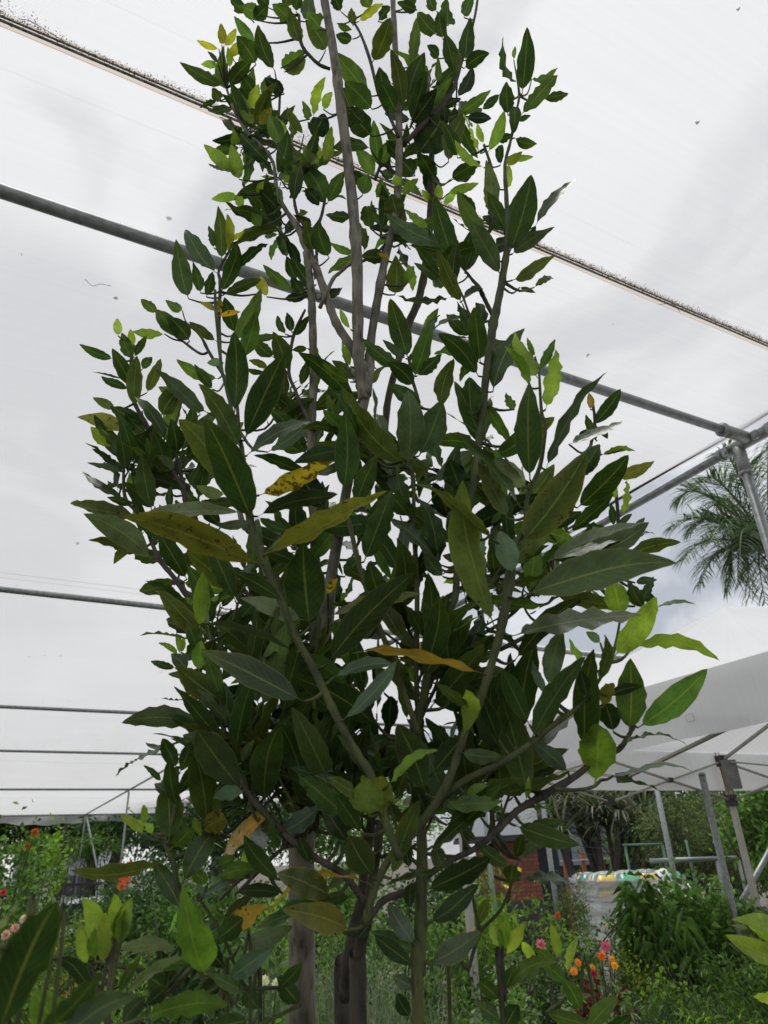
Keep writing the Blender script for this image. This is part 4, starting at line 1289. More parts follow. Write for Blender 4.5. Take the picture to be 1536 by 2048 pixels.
def rosette(c, n, L, W, pal, grav=1.6, spread=1.0, a=.2):
    d = rng.normal(size=(n, 3))*[spread, spread, .5]; d[:, 2] = np.abs(d[:, 2])+rng.uniform(-.2, .7, n)
    return strand(np.tile(c, (n, 1)).astype(float), d, rng.uniform(.6, 1.1, n)*L, np.full(n, W), 6, grav, cols(pal, n, a))
def emit(name, parts, parent, mat=None):
    V = np.concatenate([p[0] for p in parts]); C_ = np.concatenate([p[2] for p in parts]); off = 0; F = []
    for p in parts: F.append(p[1]+off); off += len(p[0])
    if len({f.shape[1] for f in F}) > 1: F = [r for f in F for r in f.tolist()]
    else: F = np.concatenate(F)
    return mesh(name, V, F, mat or M_FOL, parent, False, C_)
def pot(root, p, r=.16, h=.28):
    z = gz(p[1]); V, F = tube([(p[0], p[1], z), (p[0], p[1], z+h*.9), (p[0], p[1], z+h*.9), (p[0], p[1], z+h)], [r*.8, r, r*1.08, r*1.1], 18); mesh('pot', V, F, M_BLACKPL, root)
def stems(root, p, top, rad, k=6, r=.008, mat=None, fan=.6):
    mb = MB(); b = np.array([p[0], p[1], gz(p[1])+.2])
    for i in range(k):
        a = rng.normal(size=3)*fan; e_ = np.array([p[0]+a[0]*rad[0], p[1]+a[1]*rad[1], top-abs(a[2])*.2*(top-b[2])]); mid = b*.5+e_*.5+np.array([a[1], a[0], 0])*.05
        Q, rr = smooth_path([b, mid, e_], [r, r*.7, r*.3], 4); V, F = tube(Q, rr, 6); mb.add(V, F)
    return mb.build('stems', mat or M_TRUNK, root, True)
def flowers(kind, root, c, rad, n, size, pal, topbias=.6):
    """each bloom a cupped ring of petals"""
    for i in range(n):
        V, F, C_ = [], [], []; off = 0
        d = unit(rng.normal(size=3)+[0, -.6, topbias]); p = np.asarray(c)+d*np.asarray(rad)*random.uniform(.75, 1.05)
        nrm = unit(d+rng.normal(size=3)*.4+np.array([0, -.5, .2])); x = unit(np.cross(nrm, rng.normal(size=3))); y = np.cross(nrm, x); cc = np.array(random.choice(pal))
        for ring, (k, rr, h) in enumerate(((7, 1.0, .15), (6, .65, .35), (4, .35, .5))):
            for j in range(k):
                a = 2*math.pi*(j+ring*.5)/k+random.gauss(0, .1); u_ = x*math.cos(a)+y*math.sin(a); w = np.cross(nrm, u_); s = size*rr
                V += [p, p+u_*s*.6+w*s*.38+nrm*s*h*.7, p+u_*s+nrm*s*h, p+u_*s*.6-w*s*.38+nrm*s*h*.7]; F += [[off, off+1, off+2], [off, off+2, off+3]]; off += 4
                v = random.uniform(.8, 1.15); C_ += [(*np.clip(cc*v, 0, .95), .35)]*4
        mesh('flower', V, np.array(F), M_FOL, root, False, C_)
def plant(name, label, cat, x, ytop, Y, w, style, pal, n=1400, L=.05, W=.02, low=.25, fl=None, k=26, group=None, ry=None, potr=.15, droop=.25, haspot=True, **kw):
    t = at(x, ytop, Y); top = t[2]; g = gz(Y); root = empty(name, (t[0], Y, g), label, cat, group)
    zlo = g+low; c = np.array([t[0], Y, (top+zlo)/2]); rad = np.array([w/2, (ry or w/2), (top-zlo)/2])
    if haspot: pot(root, (t[0], Y), potr)
    if style == 'leafy': emit('foliage', [leafy(c, rad*.82, n, k, L, W, PAL[pal], droop=droop, **kw)], root); stems(root, (t[0], Y), top*.9, rad)
    elif style == 'spiky':
        m_ = n//14; b = np.column_stack([t[0]+rng.normal(size=m_)*w*.16, Y+rng.normal(size=m_)*w*.16, np.full(m_, zlo)]); d = np.column_stack([rng.normal(size=m_)*.26*w/.6, rng.normal(size=m_)*.26, np.ones(m_)]); H = (top-zlo)*rng.uniform(.55, 1.0, m_)
        s_ = rng.uniform(0, 1, (m_, 14)); P = b[:, None]+d[:, None]*(H[:, None]*s_)[..., None]; dd = np.repeat(d[:, None], 14, 1)+rng.normal(size=(m_, 14, 3))*.45
        emit('foliage', [quads(P.reshape(-1, 3), dd.reshape(-1, 3), rng.uniform(.7, 1.3, m_*14)*L, np.full(m_*14, W), cols(PAL[pal], m_*14, .2)), strand(b, d, H, np.full(m_, .004), 5, .1, cols(PAL[pal], m_, .1))], root)
    elif style == 'rosette': emit('foliage', [rosette((t[0], Y, zlo+.05), n, L, W, PAL[pal])], root)
    if fl: flowers('bloom', root, c, rad, fl[1], fl[2], fl[0])
    return root
PINK = [(.75, .25, .32), (.8, .4, .42)]; ORG = [(.9, .25, .02), (.9, .35, .03)]; YEL = [(.85, .6, .02), (.9, .68, .04)]; WHT = [(.8, .78, .7)]; REDF = [(.6, .03, .05)]
P_ = plant
P_('climbing_vine', 'tall light green vine with a few orange blooms at the left edge', 'vine', 40, 1628, 5.0, .62, 'leafy', 'mid', 3800, .055, .026, .2, None, 40, haspot=False)
P_('climbing_vine', 'loose arching vine spray with orange tips reaching towards the corner posts', 'vine', 98, 1640, 5.3, .34, 'leafy', 'lime', 800, .05, .022, .9, (ORG, 1, .025), 16, haspot=False)
P_('rose_bush', 'bushy green rose with one red bloom at the left edge below the vine', 'rose bush', 20, 1768, 4.4, .8, 'leafy', 'mid', 2400, .04, .02, .2, None, 30)
P_('flowering_shrub', 'yellowish green shrub with a small orange bloom left of the yellow flowers', 'shrub', 85, 1800, 4.8, .55, 'leafy', 'yel', 1500, .035, .014, .2, (YEL, 2, .03), 24)
P_('rose_bush', 'pale pink roses on a low bush at the left edge', 'rose bush', 10, 1850, 3.0, .5, 'leafy', 'mid', 1300, .035, .018, .2, (PINK, 3, .018), 20)
P_('yellow_daisy_bush', 'mound of bright yellow flowers in front of the picket fence', 'flowering plant', 143, 1835, 7.2, .42, 'leafy', 'mid', 700, .04, .015, .3, (YEL, 22, .032), 16)
P_('camellia_bush', 'dense dark green bush behind the orange panel', 'bush', 288, 1712, 6.3, .95, 'leafy', 'dark', 5200, .06, .03, .15, None, 40)
P_('camellia_bush', 'dense mid green bush between the orange panel and the laurel trunk', 'bush', 400, 1725, 6.0, .9, 'leafy', 'mid', 3800, .06, .03, .15, None, 40)
P_('hedge_plant', 'round glossy shrub low behind the lime laurel shoots', 'shrub', 290, 1840, 4.2, .7, 'leafy', 'mid', 2400, .045, .022, .15, None, 30)
P_('citrus_tree', 'broad leaved bright green shrub left of the grey trunk, under the yellow leaf', 'shrub', 455, 1690, 3.4, .62, 'leafy', 'mid', 900, .085, .045, .3, None, 26)
P_('citrus_tree', 'broad leaved green shrub low between the lime shoot and the trunk', 'shrub', 400, 1770, 3.0, .5, 'leafy', 'dark', 900, .07, .035, .3, None, 26)
P_('variegated_plant', 'low yellow and green variegated plant at the lower left', 'potted plant', 128, 1925, 3.6, .3, 'leafy', 'yel', 900, .035, .012, .5, None, 18)
P_('cordyline', 'dark red strap leaved cordyline at the lower left beside the huge leaf', 'potted plant', 112, 1960, 2.9, .3, 'rosette', 'red', 26, .22, .022, .85, None)
P_('rose_bush', 'low bush of small pink blooms below the yellow daisies', 'rose bush', 140, 1890, 5.2, .6, 'leafy', 'red', 900, .03, .014, .2, (PINK, 5, .014), 20)
P_('hedge', 'clipped hedge behind the shrubs, left of the thick grey trunk', 'hedge', 395, 1688, 10.5, 3.6, 'leafy', 'dark', 9500, .08, .04, .05, None, 80, ry=.9, haspot=False)
P_('hedge', 'clipped hedge seen between the laurel stems at the centre', 'hedge', 660, 1708, 10.2, 2.4, 'leafy', 'mid', 6000, .08, .04, .05, None, 70, ry=.9, haspot=False)
P_('hedge', 'clipped hedge seen right of the green stem, left of the brick wall', 'hedge', 880, 1712, 10.4, 1.9, 'leafy', 'dark', 5000, .08, .04, .05, None, 60, ry=.9, haspot=False)
P_('garden_shrub', 'mid green shrub in front of the picket fence, left of the orange panel', 'shrub', 205, 1775, 8.0, .9, 'leafy', 'mid', 2200, .05, .022, .15, None, 34)
P_('garden_shrub', 'green shrub in front of the left end of the picket fence', 'shrub', 70, 1785, 8.2, .9, 'leafy', 'dark', 2200, .05, .022, .15, None, 34)
P_('groundcover_plant', 'fine leaved pale green plant with red flecks at the bottom left', 'potted plant', 250, 1930, 3.2, .7, 'leafy', 'lime', 2200, .03, .010, .2, (REDF, 5, .014), 26)
P_('lavender_bush', 'spiky grey green lavender between the white rose and the thick trunk', 'lavender', 510, 1878, 2.9, .34, 'spiky', 'grey', 4200, .028, .0035, .55)
P_('lavender_bush', 'tallest spiky lavender just right of the thick grey trunk', 'lavender', 655, 1868, 3.1, .34, 'spiky', 'grey', 4200, .028, .0035, .55)
P_('lavender_bush', 'spiky lavender between the twisted dark stems and the green stem', 'lavender', 765, 1880, 3.0, .42, 'spiky', 'grey', 5600, .028, .0035, .55)
P_('white_rose_bush', 'two white roses above dark foliage left of the thick grey trunk', 'rose bush', 535, 1935, 2.7, .3, 'leafy', 'mid', 900, .035, .018, .4, None, 18)
P_('salvia_plant', 'reddish flecked low plant at the bottom left of the thick trunk', 'potted plant', 470, 1990, 2.5, .4, 'leafy', 'dark', 1300, .035, .014, .3, (REDF, 3, .010), 20)
P_('chilli_bush', 'bright lime shrub right of the green laurel stem', 'shrub', 1000, 1742, 5.2, .95, 'leafy', 'lime', 4200, .055, .02, .15, (YEL, 4, .025), 44)
P_('chilli_bush', 'lime green shrub left of the cream tent leg', 'shrub', 880, 1800, 5.0, .5, 'leafy', 'mid', 1800, .05, .02, .15, None, 24)
P_('garden_shrub', 'medium green shrub right of the cream tent leg, low down', 'shrub', 975, 1860, 3.8, .6, 'leafy', 'mid', 2600, .035, .016, .15, (YEL, 2, .02), 30)
P_('dusty_miller', 'silvery small leaved plant at the bottom, right of the green stem', 'potted plant', 930, 1975, 2.5, .42, 'leafy', 'grey', 2200, .028, .012, .3, None, 26)
P_('dusty_miller', 'silvery small leaved plant at the bottom, below the marigolds', 'potted plant', 1085, 1935, 2.8, .5, 'leafy', 'grey', 2400, .028, .012, .3, None, 26)
P_('conifer_bush', 'yellowish upright conifer left of the wrapped pallet', 'conifer', 1130, 1720, 7.6, .55, 'leafy', 'olive', 3600, .05, .010, .15, None, 40, up=1.2)
P_('dahlia', 'pink dahlia on the left, above the lime laurel shoots', 'flowering plant', 1080, 1888, 4.0, .3, 'leafy', 'dark', 900, .04, .02, .2, None, 16)
P_('rose_bush', 'dark leaved rose in front of the wrapped pallet', 'rose bush', 1180, 1808, 5.6, .66, 'leafy', 'mid', 1100, .045, .022, .15, None, 30, lump=.14)
P_('dahlia', 'brighter pink dahlia, right of the other, in front of the yellow green shrub', 'flowering plant', 1211, 1885, 4.2, .26, 'leafy', 'mid', 500, .04, .02, .2, None, 12)
P_('box_shrub', 'yellow green small leaved shrub right of the pink dahlia', 'shrub', 1248, 1862, 4.6, .42, 'leafy', 'yel', 1800, .022, .011, .2, None, 26)
P_('marigold_plant', 'orange marigolds under the pink dahlia', 'flowering plant', 1195, 1898, 3.6, .42, 'leafy', 'mid', 1400, .03, .012, .2, None, 20)
P_('marigold_plant', 'yellow orange marigolds left of the other marigolds', 'flowering plant', 1150, 1912, 3.5, .3, 'leafy', 'mid', 900, .03, .012, .2, None, 20)
P_('pelargonium', 'low bright green mound right of the marigolds', 'potted plant', 1275, 1920, 3.6, .5, 'leafy', 'lime', 1500, .03, .024, .55, None, 22)
P_('coleus', 'dark red foliage plant under the marigolds', 'potted plant', 1195, 1945, 3.2, .42, 'leafy', 'red', 1100, .035, .02, .3, None, 20)
P_('rosemary_bush', 'dark feathery rosemary mound at the lower right', 'herb', 1310, 1958, 3.0, .42, 'spiky', 'dark', 6500, .022, .004, .5)
P_('peach_tree', 'weeping narrow leaved peach tree in front of the wrapped pallet', 'tree', 1275, 1735, 5.6, .44, 'leafy', 'mid', 2800, .09, .018, .2, None, 50, droop=.7, up=-.5)
P_('peach_tree', 'lower weeping narrow leaved tree right of the first, against the camellias', 'tree', 1322, 1800, 5.3, .45, 'leafy', 'mid', 1500, .11, .02, .2, None, 26, droop=.9, up=-.9)
P_('camellia_bush', 'large glossy dark camellia left of the two leaning poles', 'bush', 1385, 1742, 5.9, .95, 'leafy', 'mid', 5200, .075, .034, .15, None, 54)
P_('camellia_bush', 'glossy dark camellia behind the tent leg at the right', 'bush', 1475, 1770, 6.6, .9, 'leafy', 'mid', 3400, .075, .034, .15, None, 44)
P_('garden_shrub', 'fresh green leafy shrub at the foot of the leaning galvanised pole', 'shrub', 1440, 1835, 4.4, .5, 'leafy', 'mid', 2200, .045, .018, .15, None, 30)
P_('cosmos_plant', 'feathery green plant at the bottom right corner', 'potted plant', 1470, 1905, 3.0, .6, 'leafy', 'mid', 6500, .04, .004, .3, None, 40, up=.9)
P_('cosmos_plant', 'feathery yellow green plant at the bottom, right of the rosemary', 'potted plant', 1360, 1975, 2.6, .55, 'leafy', 'lime', 5200, .035, .004, .3, None, 34, up=.9)
P_('cosmos_plant', 'feathery pale plant at the bottom centre right', 'potted plant', 1200, 2000, 2.5, .5, 'leafy', 'grey', 3600, .035, .006, .3, None, 34, up=.9)
P_('banana_shrub', 'broad leaved shrub at the right edge with an orange bloom', 'shrub', 1535, 1800, 5.0, .5, 'leafy', 'olive', 500, .16, .05, .2, None, 22)
P_('garden_shrub', 'mid green shrub behind the white bench legs at the centre', 'shrub', 800, 1780, 6.6, 1.2, 'leafy', 'mid', 3600, .05, .025, .15, None, 40)
P_('garden_shrub', 'mid green shrub seen between the grey trunks', 'shrub', 640, 1770, 6.0, .9, 'leafy', 'mid', 2600, .05, .025, .15, None, 40)
P_('garden_shrub', 'pale green shrub behind the lavender at the trunk', 'shrub', 560, 1790, 4.6, .6, 'leafy', 'lime', 1800, .05, .02, .15, None, 30)
P_('garden_shrub', 'small leaved shrub above the low shrub left of the lime laurel', 'shrub', 200, 1800, 7.0, .9, 'leafy', 'mid', 2200, .045, .02, .15, None, 34)
P_('garden_shrub', 'leafy green shrub right behind the dusty miller', 'shrub', 1060, 1855, 5.0, .7, 'leafy', 'dark', 2200, .045, .02, .15, None, 34)
def bloom(rootname, x, y, Y, size, cc):
    root = bpy.data.objects[rootname]; V, F, C_ = [], [], []; off = 0; p = at(x, y, Y); nrm = unit([random.gauss(0, .3), -1, .5+random.gauss(0, .2)]); x_ = unit(np.cross(nrm, [0.1, .2, 1])); y_ = np.cross(nrm, x_)
    for ring, (k, rr, h) in enumerate(((11, 1.0, .1), (10, .8, .35), (8, .6, .55), (6, .35, .75))):
        for j in range(k):
            a = 2*math.pi*(j+ring*.5)/k+random.gauss(0, .1); u_ = x_*math.cos(a)+y_*math.sin(a); w = np.cross(nrm, u_); s = size*rr
            V += [p, p+u_*s*.6+w*s*.28+nrm*s*h*.7, p+u_*s+nrm*size*h, p+u_*s*.6-w*s*.28+nrm*s*h*.7]; F += [[off, off+1, off+2], [off, off+2, off+3]]; off += 4
            C_ += [(*np.clip(np.array(cc)*random.uniform(.75, 1.15), 0, .95), .3)]*4
    mesh('flower', V, np.array(F), M_FOL, root, False, C_)
    b = np.array([root.location[0], root.location[1], p[2]*.5]); mb = MB(); mb.tube(smooth_path([b, (b+p)/2+np.array([0, 0, .08]), p], [.003, .003, .002], 4)[0], .0022, 5); mb.build('flower_stem', M_STEM, root, True)
for nm, x, y, Y, s, cc in (('dahlia.001', 1211, 1893, 4.0, .028, (.8, .22, .34)), ('dahlia', 1082, 1889, 3.8, .026, (.75, .25, .33)), ('marigold_plant', 1203, 1912, 3.3, .018, (.9, .22, .02)), ('marigold_plant', 1224, 1918, 3.3, .013, (.9, .4, .03)), ('marigold_plant', 1229, 1931, 3.25, .017, (.9, .45, .03)), ('marigold_plant', 1185, 1935, 3.25, .013, (.85, .4, .05)),
    ('marigold_plant.001', 1156, 1926, 3.2, .017, (.9, .33, .03)), ('marigold_plant.001', 1147, 1943, 3.2, .017, (.9, .35, .04)), ('coleus', 1187, 1948, 2.9, .014, (.5, .03, .08)), ('white_rose_bush', 528, 1962, 2.5, .019, (.8, .76, .64)), ('white_rose_bush', 553, 1967, 2.5, .016, (.8, .78, .72)),
    ('rose_bush.001', 30, 1856, 2.8, .017, (.75, .42, .42)), ('rose_bush.001', 12, 1870, 2.75, .018, (.75, .45, .44)), ('rose_bush.001', 48, 1838, 2.8, .016, (.75, .6, .55)), ('rose_bush', 7, 1785, 4.1, .018, (.6, .04, .08)), ('climbing_vine', 70, 1665, 4.8, .03, (.5, .17, .03)), ('climbing_vine', 55, 1692, 4.8, .02, (.45, .14, .03)),
    ('chilli_bush', 1115, 1831, 4.9, .02, (.8, .15, .06))):
    if nm in bpy.data.objects: bloom(nm, x, y, Y, s, cc)
# ------------------------------------------------------------------ trees beyond
def tree(name, label, x, ytop, ybot, Y, w, pal, n, k, L, W, trunks, tr=.15, rd=None, **kw):
    t = at(x, ytop, Y); b = at(x, ybot, Y); g = gz(Y); root = empty(name, (t[0], Y, g), label, 'tree')
    c = np.array([t[0], Y, (t[2]+b[2])/2]); rad = np.array([w/2, rd or w*.35, (t[2]-b[2])/2])
    emit('crown', [leafy(c, rad*.85, n, k, L, W, PAL[pal], **kw)], root)
    mb = MB()
    for tx, lean in trunks:
        p = at(tx, ybot, Y); base = np.array([p[0], Y, g]); Q, rr = smooth_path([base, p*[1, 1, .6]+[lean*.4, 0, 0], p+np.array([lean, 0, .4]), p+np.array([lean*2, 0, 1.4])], [tr, tr*.8, tr*.65, tr*.3], 4); V, F = tube(Q, rr, 10, True, .06); mb.add(V, F)
        for j in range(3):
            q = p+np.array([lean, 0, .3]); e_ = q+np.array([random.uniform(-1, 1)*w*.25, random.uniform(-.3, .3), (t[2]-b[2])*random.uniform(.3, .7)]); V, F = tube(smooth_path([q, (q+e_)/2+np.array([0, 0, -.1]), e_], [tr*.4, tr*.3, tr*.1], 4)[0], np.linspace(tr*.4, tr*.1, 9), 7); mb.add(V, F)
    mb.build('trunk', M_TRUNK, root, True); return root
tree('mango_tree', 'spreading dark mango tree with forked trunk beyond the left picket fence', 215, 1480, 1690, 25, 6.5, 'dark', 12000, 70, .26, .07, [(196, -.2), (222, .35)], .22, droop=.6, up=-.3, lump=.2)
tree('mango_tree', 'dark dense tree at the far left behind the vine', 20, 1470, 1715, 24, 6.5, 'dark', 11000, 70, .24, .08, [(60, 0)], .2, droop=.5, up=-.2)
tree('street_tree', 'dark tree in the gap left of the thick laurel trunk', 440, 1520, 1738, 22, 8.5, 'dark', 13000, 60, .22, .08, [(430, 0)], .18)
tree('street_tree', 'far green tree behind the laurel stems at the centre', 700, 1560, 1740, 24, 6.5, 'mid', 7000, 60, .2, .08, [(700, 0)], .18)
tree('street_tree', 'small street tree behind the white building at the left', 130, 1660, 1738, 21, 3.2, 'mid', 1800, 30, .2, .05, [(120, 0)], .08)
tree('olive_tree', 'grey green small leaved tree under the tent, left of the leaning poles', 1375, 1570, 1775, 10.5, 1.7, 'olive', 9000, 60, .06, .02, [(1360, .1), (1385, -.1)], .05)
tree('olive_tree', 'grey green small leaved tree behind the tent leg', 1450, 1560, 1790, 11.5, 2.2, 'olive', 9000, 60, .06, .022, [(1440, .1), (1470, -.1)], .05)
tree('lilly_pilly_tree', 'bright leaved tree at the right edge behind the tent leg', 1530, 1560, 1790, 8.5, 1.3, 'mid', 3600, 44, .10, .035, [(1505, 0), (1530, .1)], .035)
tree('street_tree', 'mid green tree behind the green rack', 1300, 1640, 1760, 14, 1.9, 'mid', 3600, 40, .12, .05, [(1290, 0)], .07)
tree('street_tree', 'distant dark tree closing the view behind the olives', 1480, 1540, 1780, 20, 8, 'dark', 12000, 70, .2, .09, [(1480, 0)], .2)
# pandanus
pr = at(1200, 1720, 13); pan = empty('pandanus_tree', (pr[0], 13, gz(13)), 'spiky strap leaved pandanus in front of the dark windows', 'tree')
parts = []; tb = MB()
for x, y in ((1105, 1640), (1140, 1612), (1165, 1650), (1190, 1618), (1215, 1655), (1240, 1622), (1265, 1655), (1290, 1630), (1305, 1665), (1125, 1672), (1245, 1680), (1180, 1680)):
    p = at(x, y, 13+random.uniform(-.5, .5)); parts.append(rosette(p, 85, .85, .045, [(.06, .085, .05), (.09, .12, .07), (.13, .15, .08), (.04, .06, .035), (.22, .2, .12)], 1.5))
    b = np.array([pr[0]+random.uniform(-.3, .3), 13, gz(13)]); Q, rr = smooth_path([b, (b+p)/2+np.array([0, 0, .1]), p], [.06, .045, .035], 5); V, F = tube(Q, rr, 9); tb.add(V, F)
emit('crown', parts, pan); tb.build('trunk', M_TRUNK, pan, True)
# palm outside the roof at the right
ph = at(1552, 1120, 9.0); palm = empty('palm_tree', (ph[0]+.35, 9.1, 0), 'feathery palm crown against the grey sky at the right edge, beyond the pipe joint', 'palm')
Q, rr = smooth_path([(ph[0]+.35, 9.1, 0), (ph[0]+.3, 9.1, 2.2), (ph[0]+.1, 9.05, ph[2]-1.0), ph], [.17, .14, .12, .09], 8); V, F = tube(Q, rr, 14, True, .02); mesh('trunk', V, F, M_TRUNK, palm)
PC = [(.07, .12, .065), (.11, .18, .09), (.18, .23, .12), (.05, .09, .05)]
def frond(tipx, tipy, Yt, sagv, nleaf=62, ll=.42, Ycurve=0):
    tip = at(tipx, tipy, Yt); mid = (ph+tip)/2+np.array([0, Ycurve, sagv]); Q, rr = smooth_path([ph, ph*.65+mid*.35+np.array([0, 0, sagv*.35]), mid, mid*.45+tip*.55+np.array([0, 0, sagv*.35]), tip], [.03, .022, .016, .01, .004], 8)
    V, F = tube(Q, rr, 6); Tn = np.gradient(Q, axis=0); parts = [(V, np.array([f if len(f) == 4 else f[:4] for f in F]), np.tile((.12, .14, .06, .1), (len(V), 1)))]
    idx = np.linspace(4, len(Q)-1, nleaf); B, Dd, LL = [], [], []
    for f in idx:
        i = int(min(f, len(Q)-2)); p = Q[i]+(Q[i+1]-Q[i])*(f-i); T_ = unit(Tn[i]); S_ = unit(np.cross(T_, [0, 0, 1.0])); s = f/len(Q)
        for sg in (-1, 1):
            B.append(p); Dd.append(T_*.75+S_*sg*.75+np.array([0, 0, .05])+rng.normal(size=3)*.16); LL.append(ll*(.35+1.0*math.sin(math.pi*min(1, s*.9+.08))))
    parts.append(strand(np.array(B), np.array(Dd), np.array(LL), np.full(len(B), .024), 5, 1.5, cols(PC, len(B), .2))); emit('frond', parts, palm)
for a in ((1448, 906, 8.9, .35), (1345, 1052, 8.7, .30), (1352, 1000, 9.4, .45), (1365, 1120, 8.4, .30), (1400, 1165, 8.8, .35), (1430, 1010, 9.8, .4), (1455, 1178, 9.1, .5), (1500, 1195, 8.6, .5), (1420, 1085, 8.0, .35), (1560, 880, 9.3, .5), (1640, 930, 9, .5), (1700, 1060, 9.0, .5), (1680, 1180, 9.2, .5), (1600, 1210, 9.5, .5), (1480, 950, 10.0, .4), (1480, 1110, 7.6, .4), (1380, 1060, 9.1, .35), (1475, 1160, 9.8, .45), (1405, 960, 8.6, .4), (1500, 930, 8.4, .4), (1530, 1205, 8.8, .5), (1460, 1060, 9.6, .35)): frond(*a)
# ------------------------------------------------------------------ built things beyond
def bx(name, mat, parent, c, h, ax=None): m_ = MB(); m_.box(c, h, ax); return m_.build(name, mat, parent)
M_WHITE = simple('white_paint', (.74, .75, .76), .5, var=.04); M_ROOFW = simple('pale_roof', (.62, .64, .66), .5, var=.05); M_GREYW = simple('blue_grey_cladding', (.62, .66, .72), .6, var=.05)
M_GLASS = simple('window_glass', (.03, .04, .05), .08, .0, var=.1, scale=2, spec=.8)
wb = empty('white_building', (-13.5, 30, gz(30)), 'long low white building with flat overhanging roof behind the picket fence', 'building'); zg = gz(30)
bx('wall', M_GREYW, wb, (-13.35, 31.2, zg+1.38), (1.65, 1.2, 1.38)); bx('roof', M_ROOFW, wb, (-13.35, 31, zg+2.9), (1.9, 1.55, .13)); bx('fascia', M_DARKMET, wb, (-13.35, 29.47, zg+2.74), (1.88, .02, .05)); bx('window', M_GLASS, wb, (-12.5, 29.985, zg+1.5), (.6, .02, .35)); bx('plinth', simple('brown_brick', (.16, .10, .08), .85, scale=4), wb, (-13.35, 29.97, zg+.35), (1.67, .03, .35))
# picket fence
pf = empty('picket_fence', (-4.7, 11, 0), 'black steel picket fence with pointed tops in front of the parked car', 'fence')
for k in range(19):
    x = -6.1+.11*k*1.05; m_ = MB(); V, F = tube([(x, 11, .05), (x, 11, 1.5), (x, 11, 1.56), (x, 11, 1.62)], [.010, .010, .013, .002], 6); m_.add(V, F); m_.build('picket', M_DARKMET, pf)
for z in (.2, 1.36): bx('rail', M_DARKMET, pf, (-5.05, 11.0, z), (1.1, .022, .02))
for x in (-6.15, -3.95): bx('fence_post', M_DARKMET, pf, (x, 11.0, .8), (.03, .03, .8))
# parked car behind the fence
zc = gz(16); cx, cyy = -6.4, 16.0; car = empty('parked_car', (cx, cyy, zc), 'white parked car behind the black picket fence', 'car')
M_CARW = simple('white_car_paint', (.78, .79, .8), .25, var=.02); M_TYRE = simple('tyre', (.02, .02, .02), .8); 
def prism(name, prof, y0, y1, mat, parent, taper=0):
    n = len(prof); V = [(cx+x, y0+(taper*(z-.9) if z > .9 else 0), zc+z) for x, z in prof]+[(cx+x, y1-(taper*(z-.9) if z > .9 else 0), zc+z) for x, z in prof]
    F = [list(range(n)), list(range(2*n-1, n-1, -1))]+[[i, i+n, (i+1) % n+n, (i+1) % n] for i in range(n)]
    return mesh(name, V, F, mat, parent, False)
body = prism('body', [(-2.1, .3), (-2.15, .6), (-2.05, .85), (-1.2, .95), (-.55, 1.38), (-.3, 1.45), (.9, 1.45), (1.2, 1.40), (1.85, .98), (2.1, .92), (2.15, .5), (2.05, .28), (1.65, .28), (1.5, .5), (1.15, .5), (1.0, .28), (-.95, .28), (-1.1, .5), (-1.45, .5), (-1.6, .28)], cyy, cyy+1.7, M_CARW, car, .35)
prism('side_window', [(-1.0, .98), (-.5, 1.32), (-.25, 1.38), (.85, 1.38), (1.1, 1.34), (1.65, 1.0)], cyy-.012+.03, cyy+.05, M_GLASS, car, .35)
for x in (-1.28, 1.32):
    V, F = tube([(cx+x, cyy-.01, zc+.31), (cx+x, cyy+.18, zc+.31)], [.31, .31], 20); w_ = mesh('wheel', V, F, M_TYRE, car); V, F = tube([(cx+x, cyy-.02, zc+.31), (cx+x, cyy, zc+.31)], [.19, .2], 16); mesh('rim', V, F, M_GALV, w_)
# orange slatted panel
og = at(247, 1780, 9); op = empty('barrier_panel', (og[0], 9, 0), 'orange slatted plastic panel showing through the bushes at the left', 'barrier'); M_OR = simple('orange_plastic', (.85, .12, .02), .5, var=.06)
for k in range(5): bx('slat', M_OR, op, at(238+k*5.4, 1741-k, 9)+np.array([0, 0, random.uniform(-.015, .015)]), (.0105, .006, .075))
bx('crosspiece', M_OR, op, at(248, 1759, 9)+np.array([0, .012, 0]), (.075, .004, .016))
bx('slab', M_OR, op, at(245, 1772, 9)+np.array([0, -.02, 0]), (.05, .008, .045)); bx('stake', M_GALV, op, np.array([og[0]+.03, 9.03, .78]), (.008, .008, .78))
# brick house
zb = gz(18); bh = empty('brick_house', (2.2, 18, zb), 'brick house with pale gable and dark doorway behind the laurel, left of the pandanus', 'house')
def brick_mat():
    m_, nt, o = new_mat('red_brick'); b = N(nt, 'ShaderNodeBsdfPrincipled'); nt.links.new(b.outputs[0], o.inputs[0]); b.inputs['Roughness'].default_value = .85
    t = N(nt, 'ShaderNodeTexCoord'); mp = N(nt, 'ShaderNodeMapping'); mp.inputs['Rotation'].default_value = (R(90), 0, 0); nt.links.new(t.outputs['Object'], mp.inputs[0]); k = N(nt, 'ShaderNodeTexBrick'); nt.links.new(mp.outputs[0], k.inputs['Vector'])
    k.inputs['Color1'].default_value = (.30, .10, .05, 1); k.inputs['Color2'].default_value = (.22, .07, .035, 1); k.inputs['Mortar'].default_value = (.10, .07, .06, 1); k.inputs['Scale'].default_value = 1; k.inputs['Brick Width'].default_value = .24; k.inputs['Row Height'].default_value = .086; k.inputs['Mortar Size'].default_value = .014; nt.links.new(k.outputs[0], b.inputs['Base Color']); return m_
M_BRICK = brick_mat(); M_CHAR = simple('charcoal_cladding', (.045, .047, .055), .6); M_NAVY = simple('navy_door', (.02, .026, .04), .4)
bx('wall', M_BRICK, bh, (2.55, 19, zb+1.55), (.62, 1, .62)); bx('lower_wall', M_CHAR, bh, (2.55, 19, zb+.47), (.623, 1.003, .46))
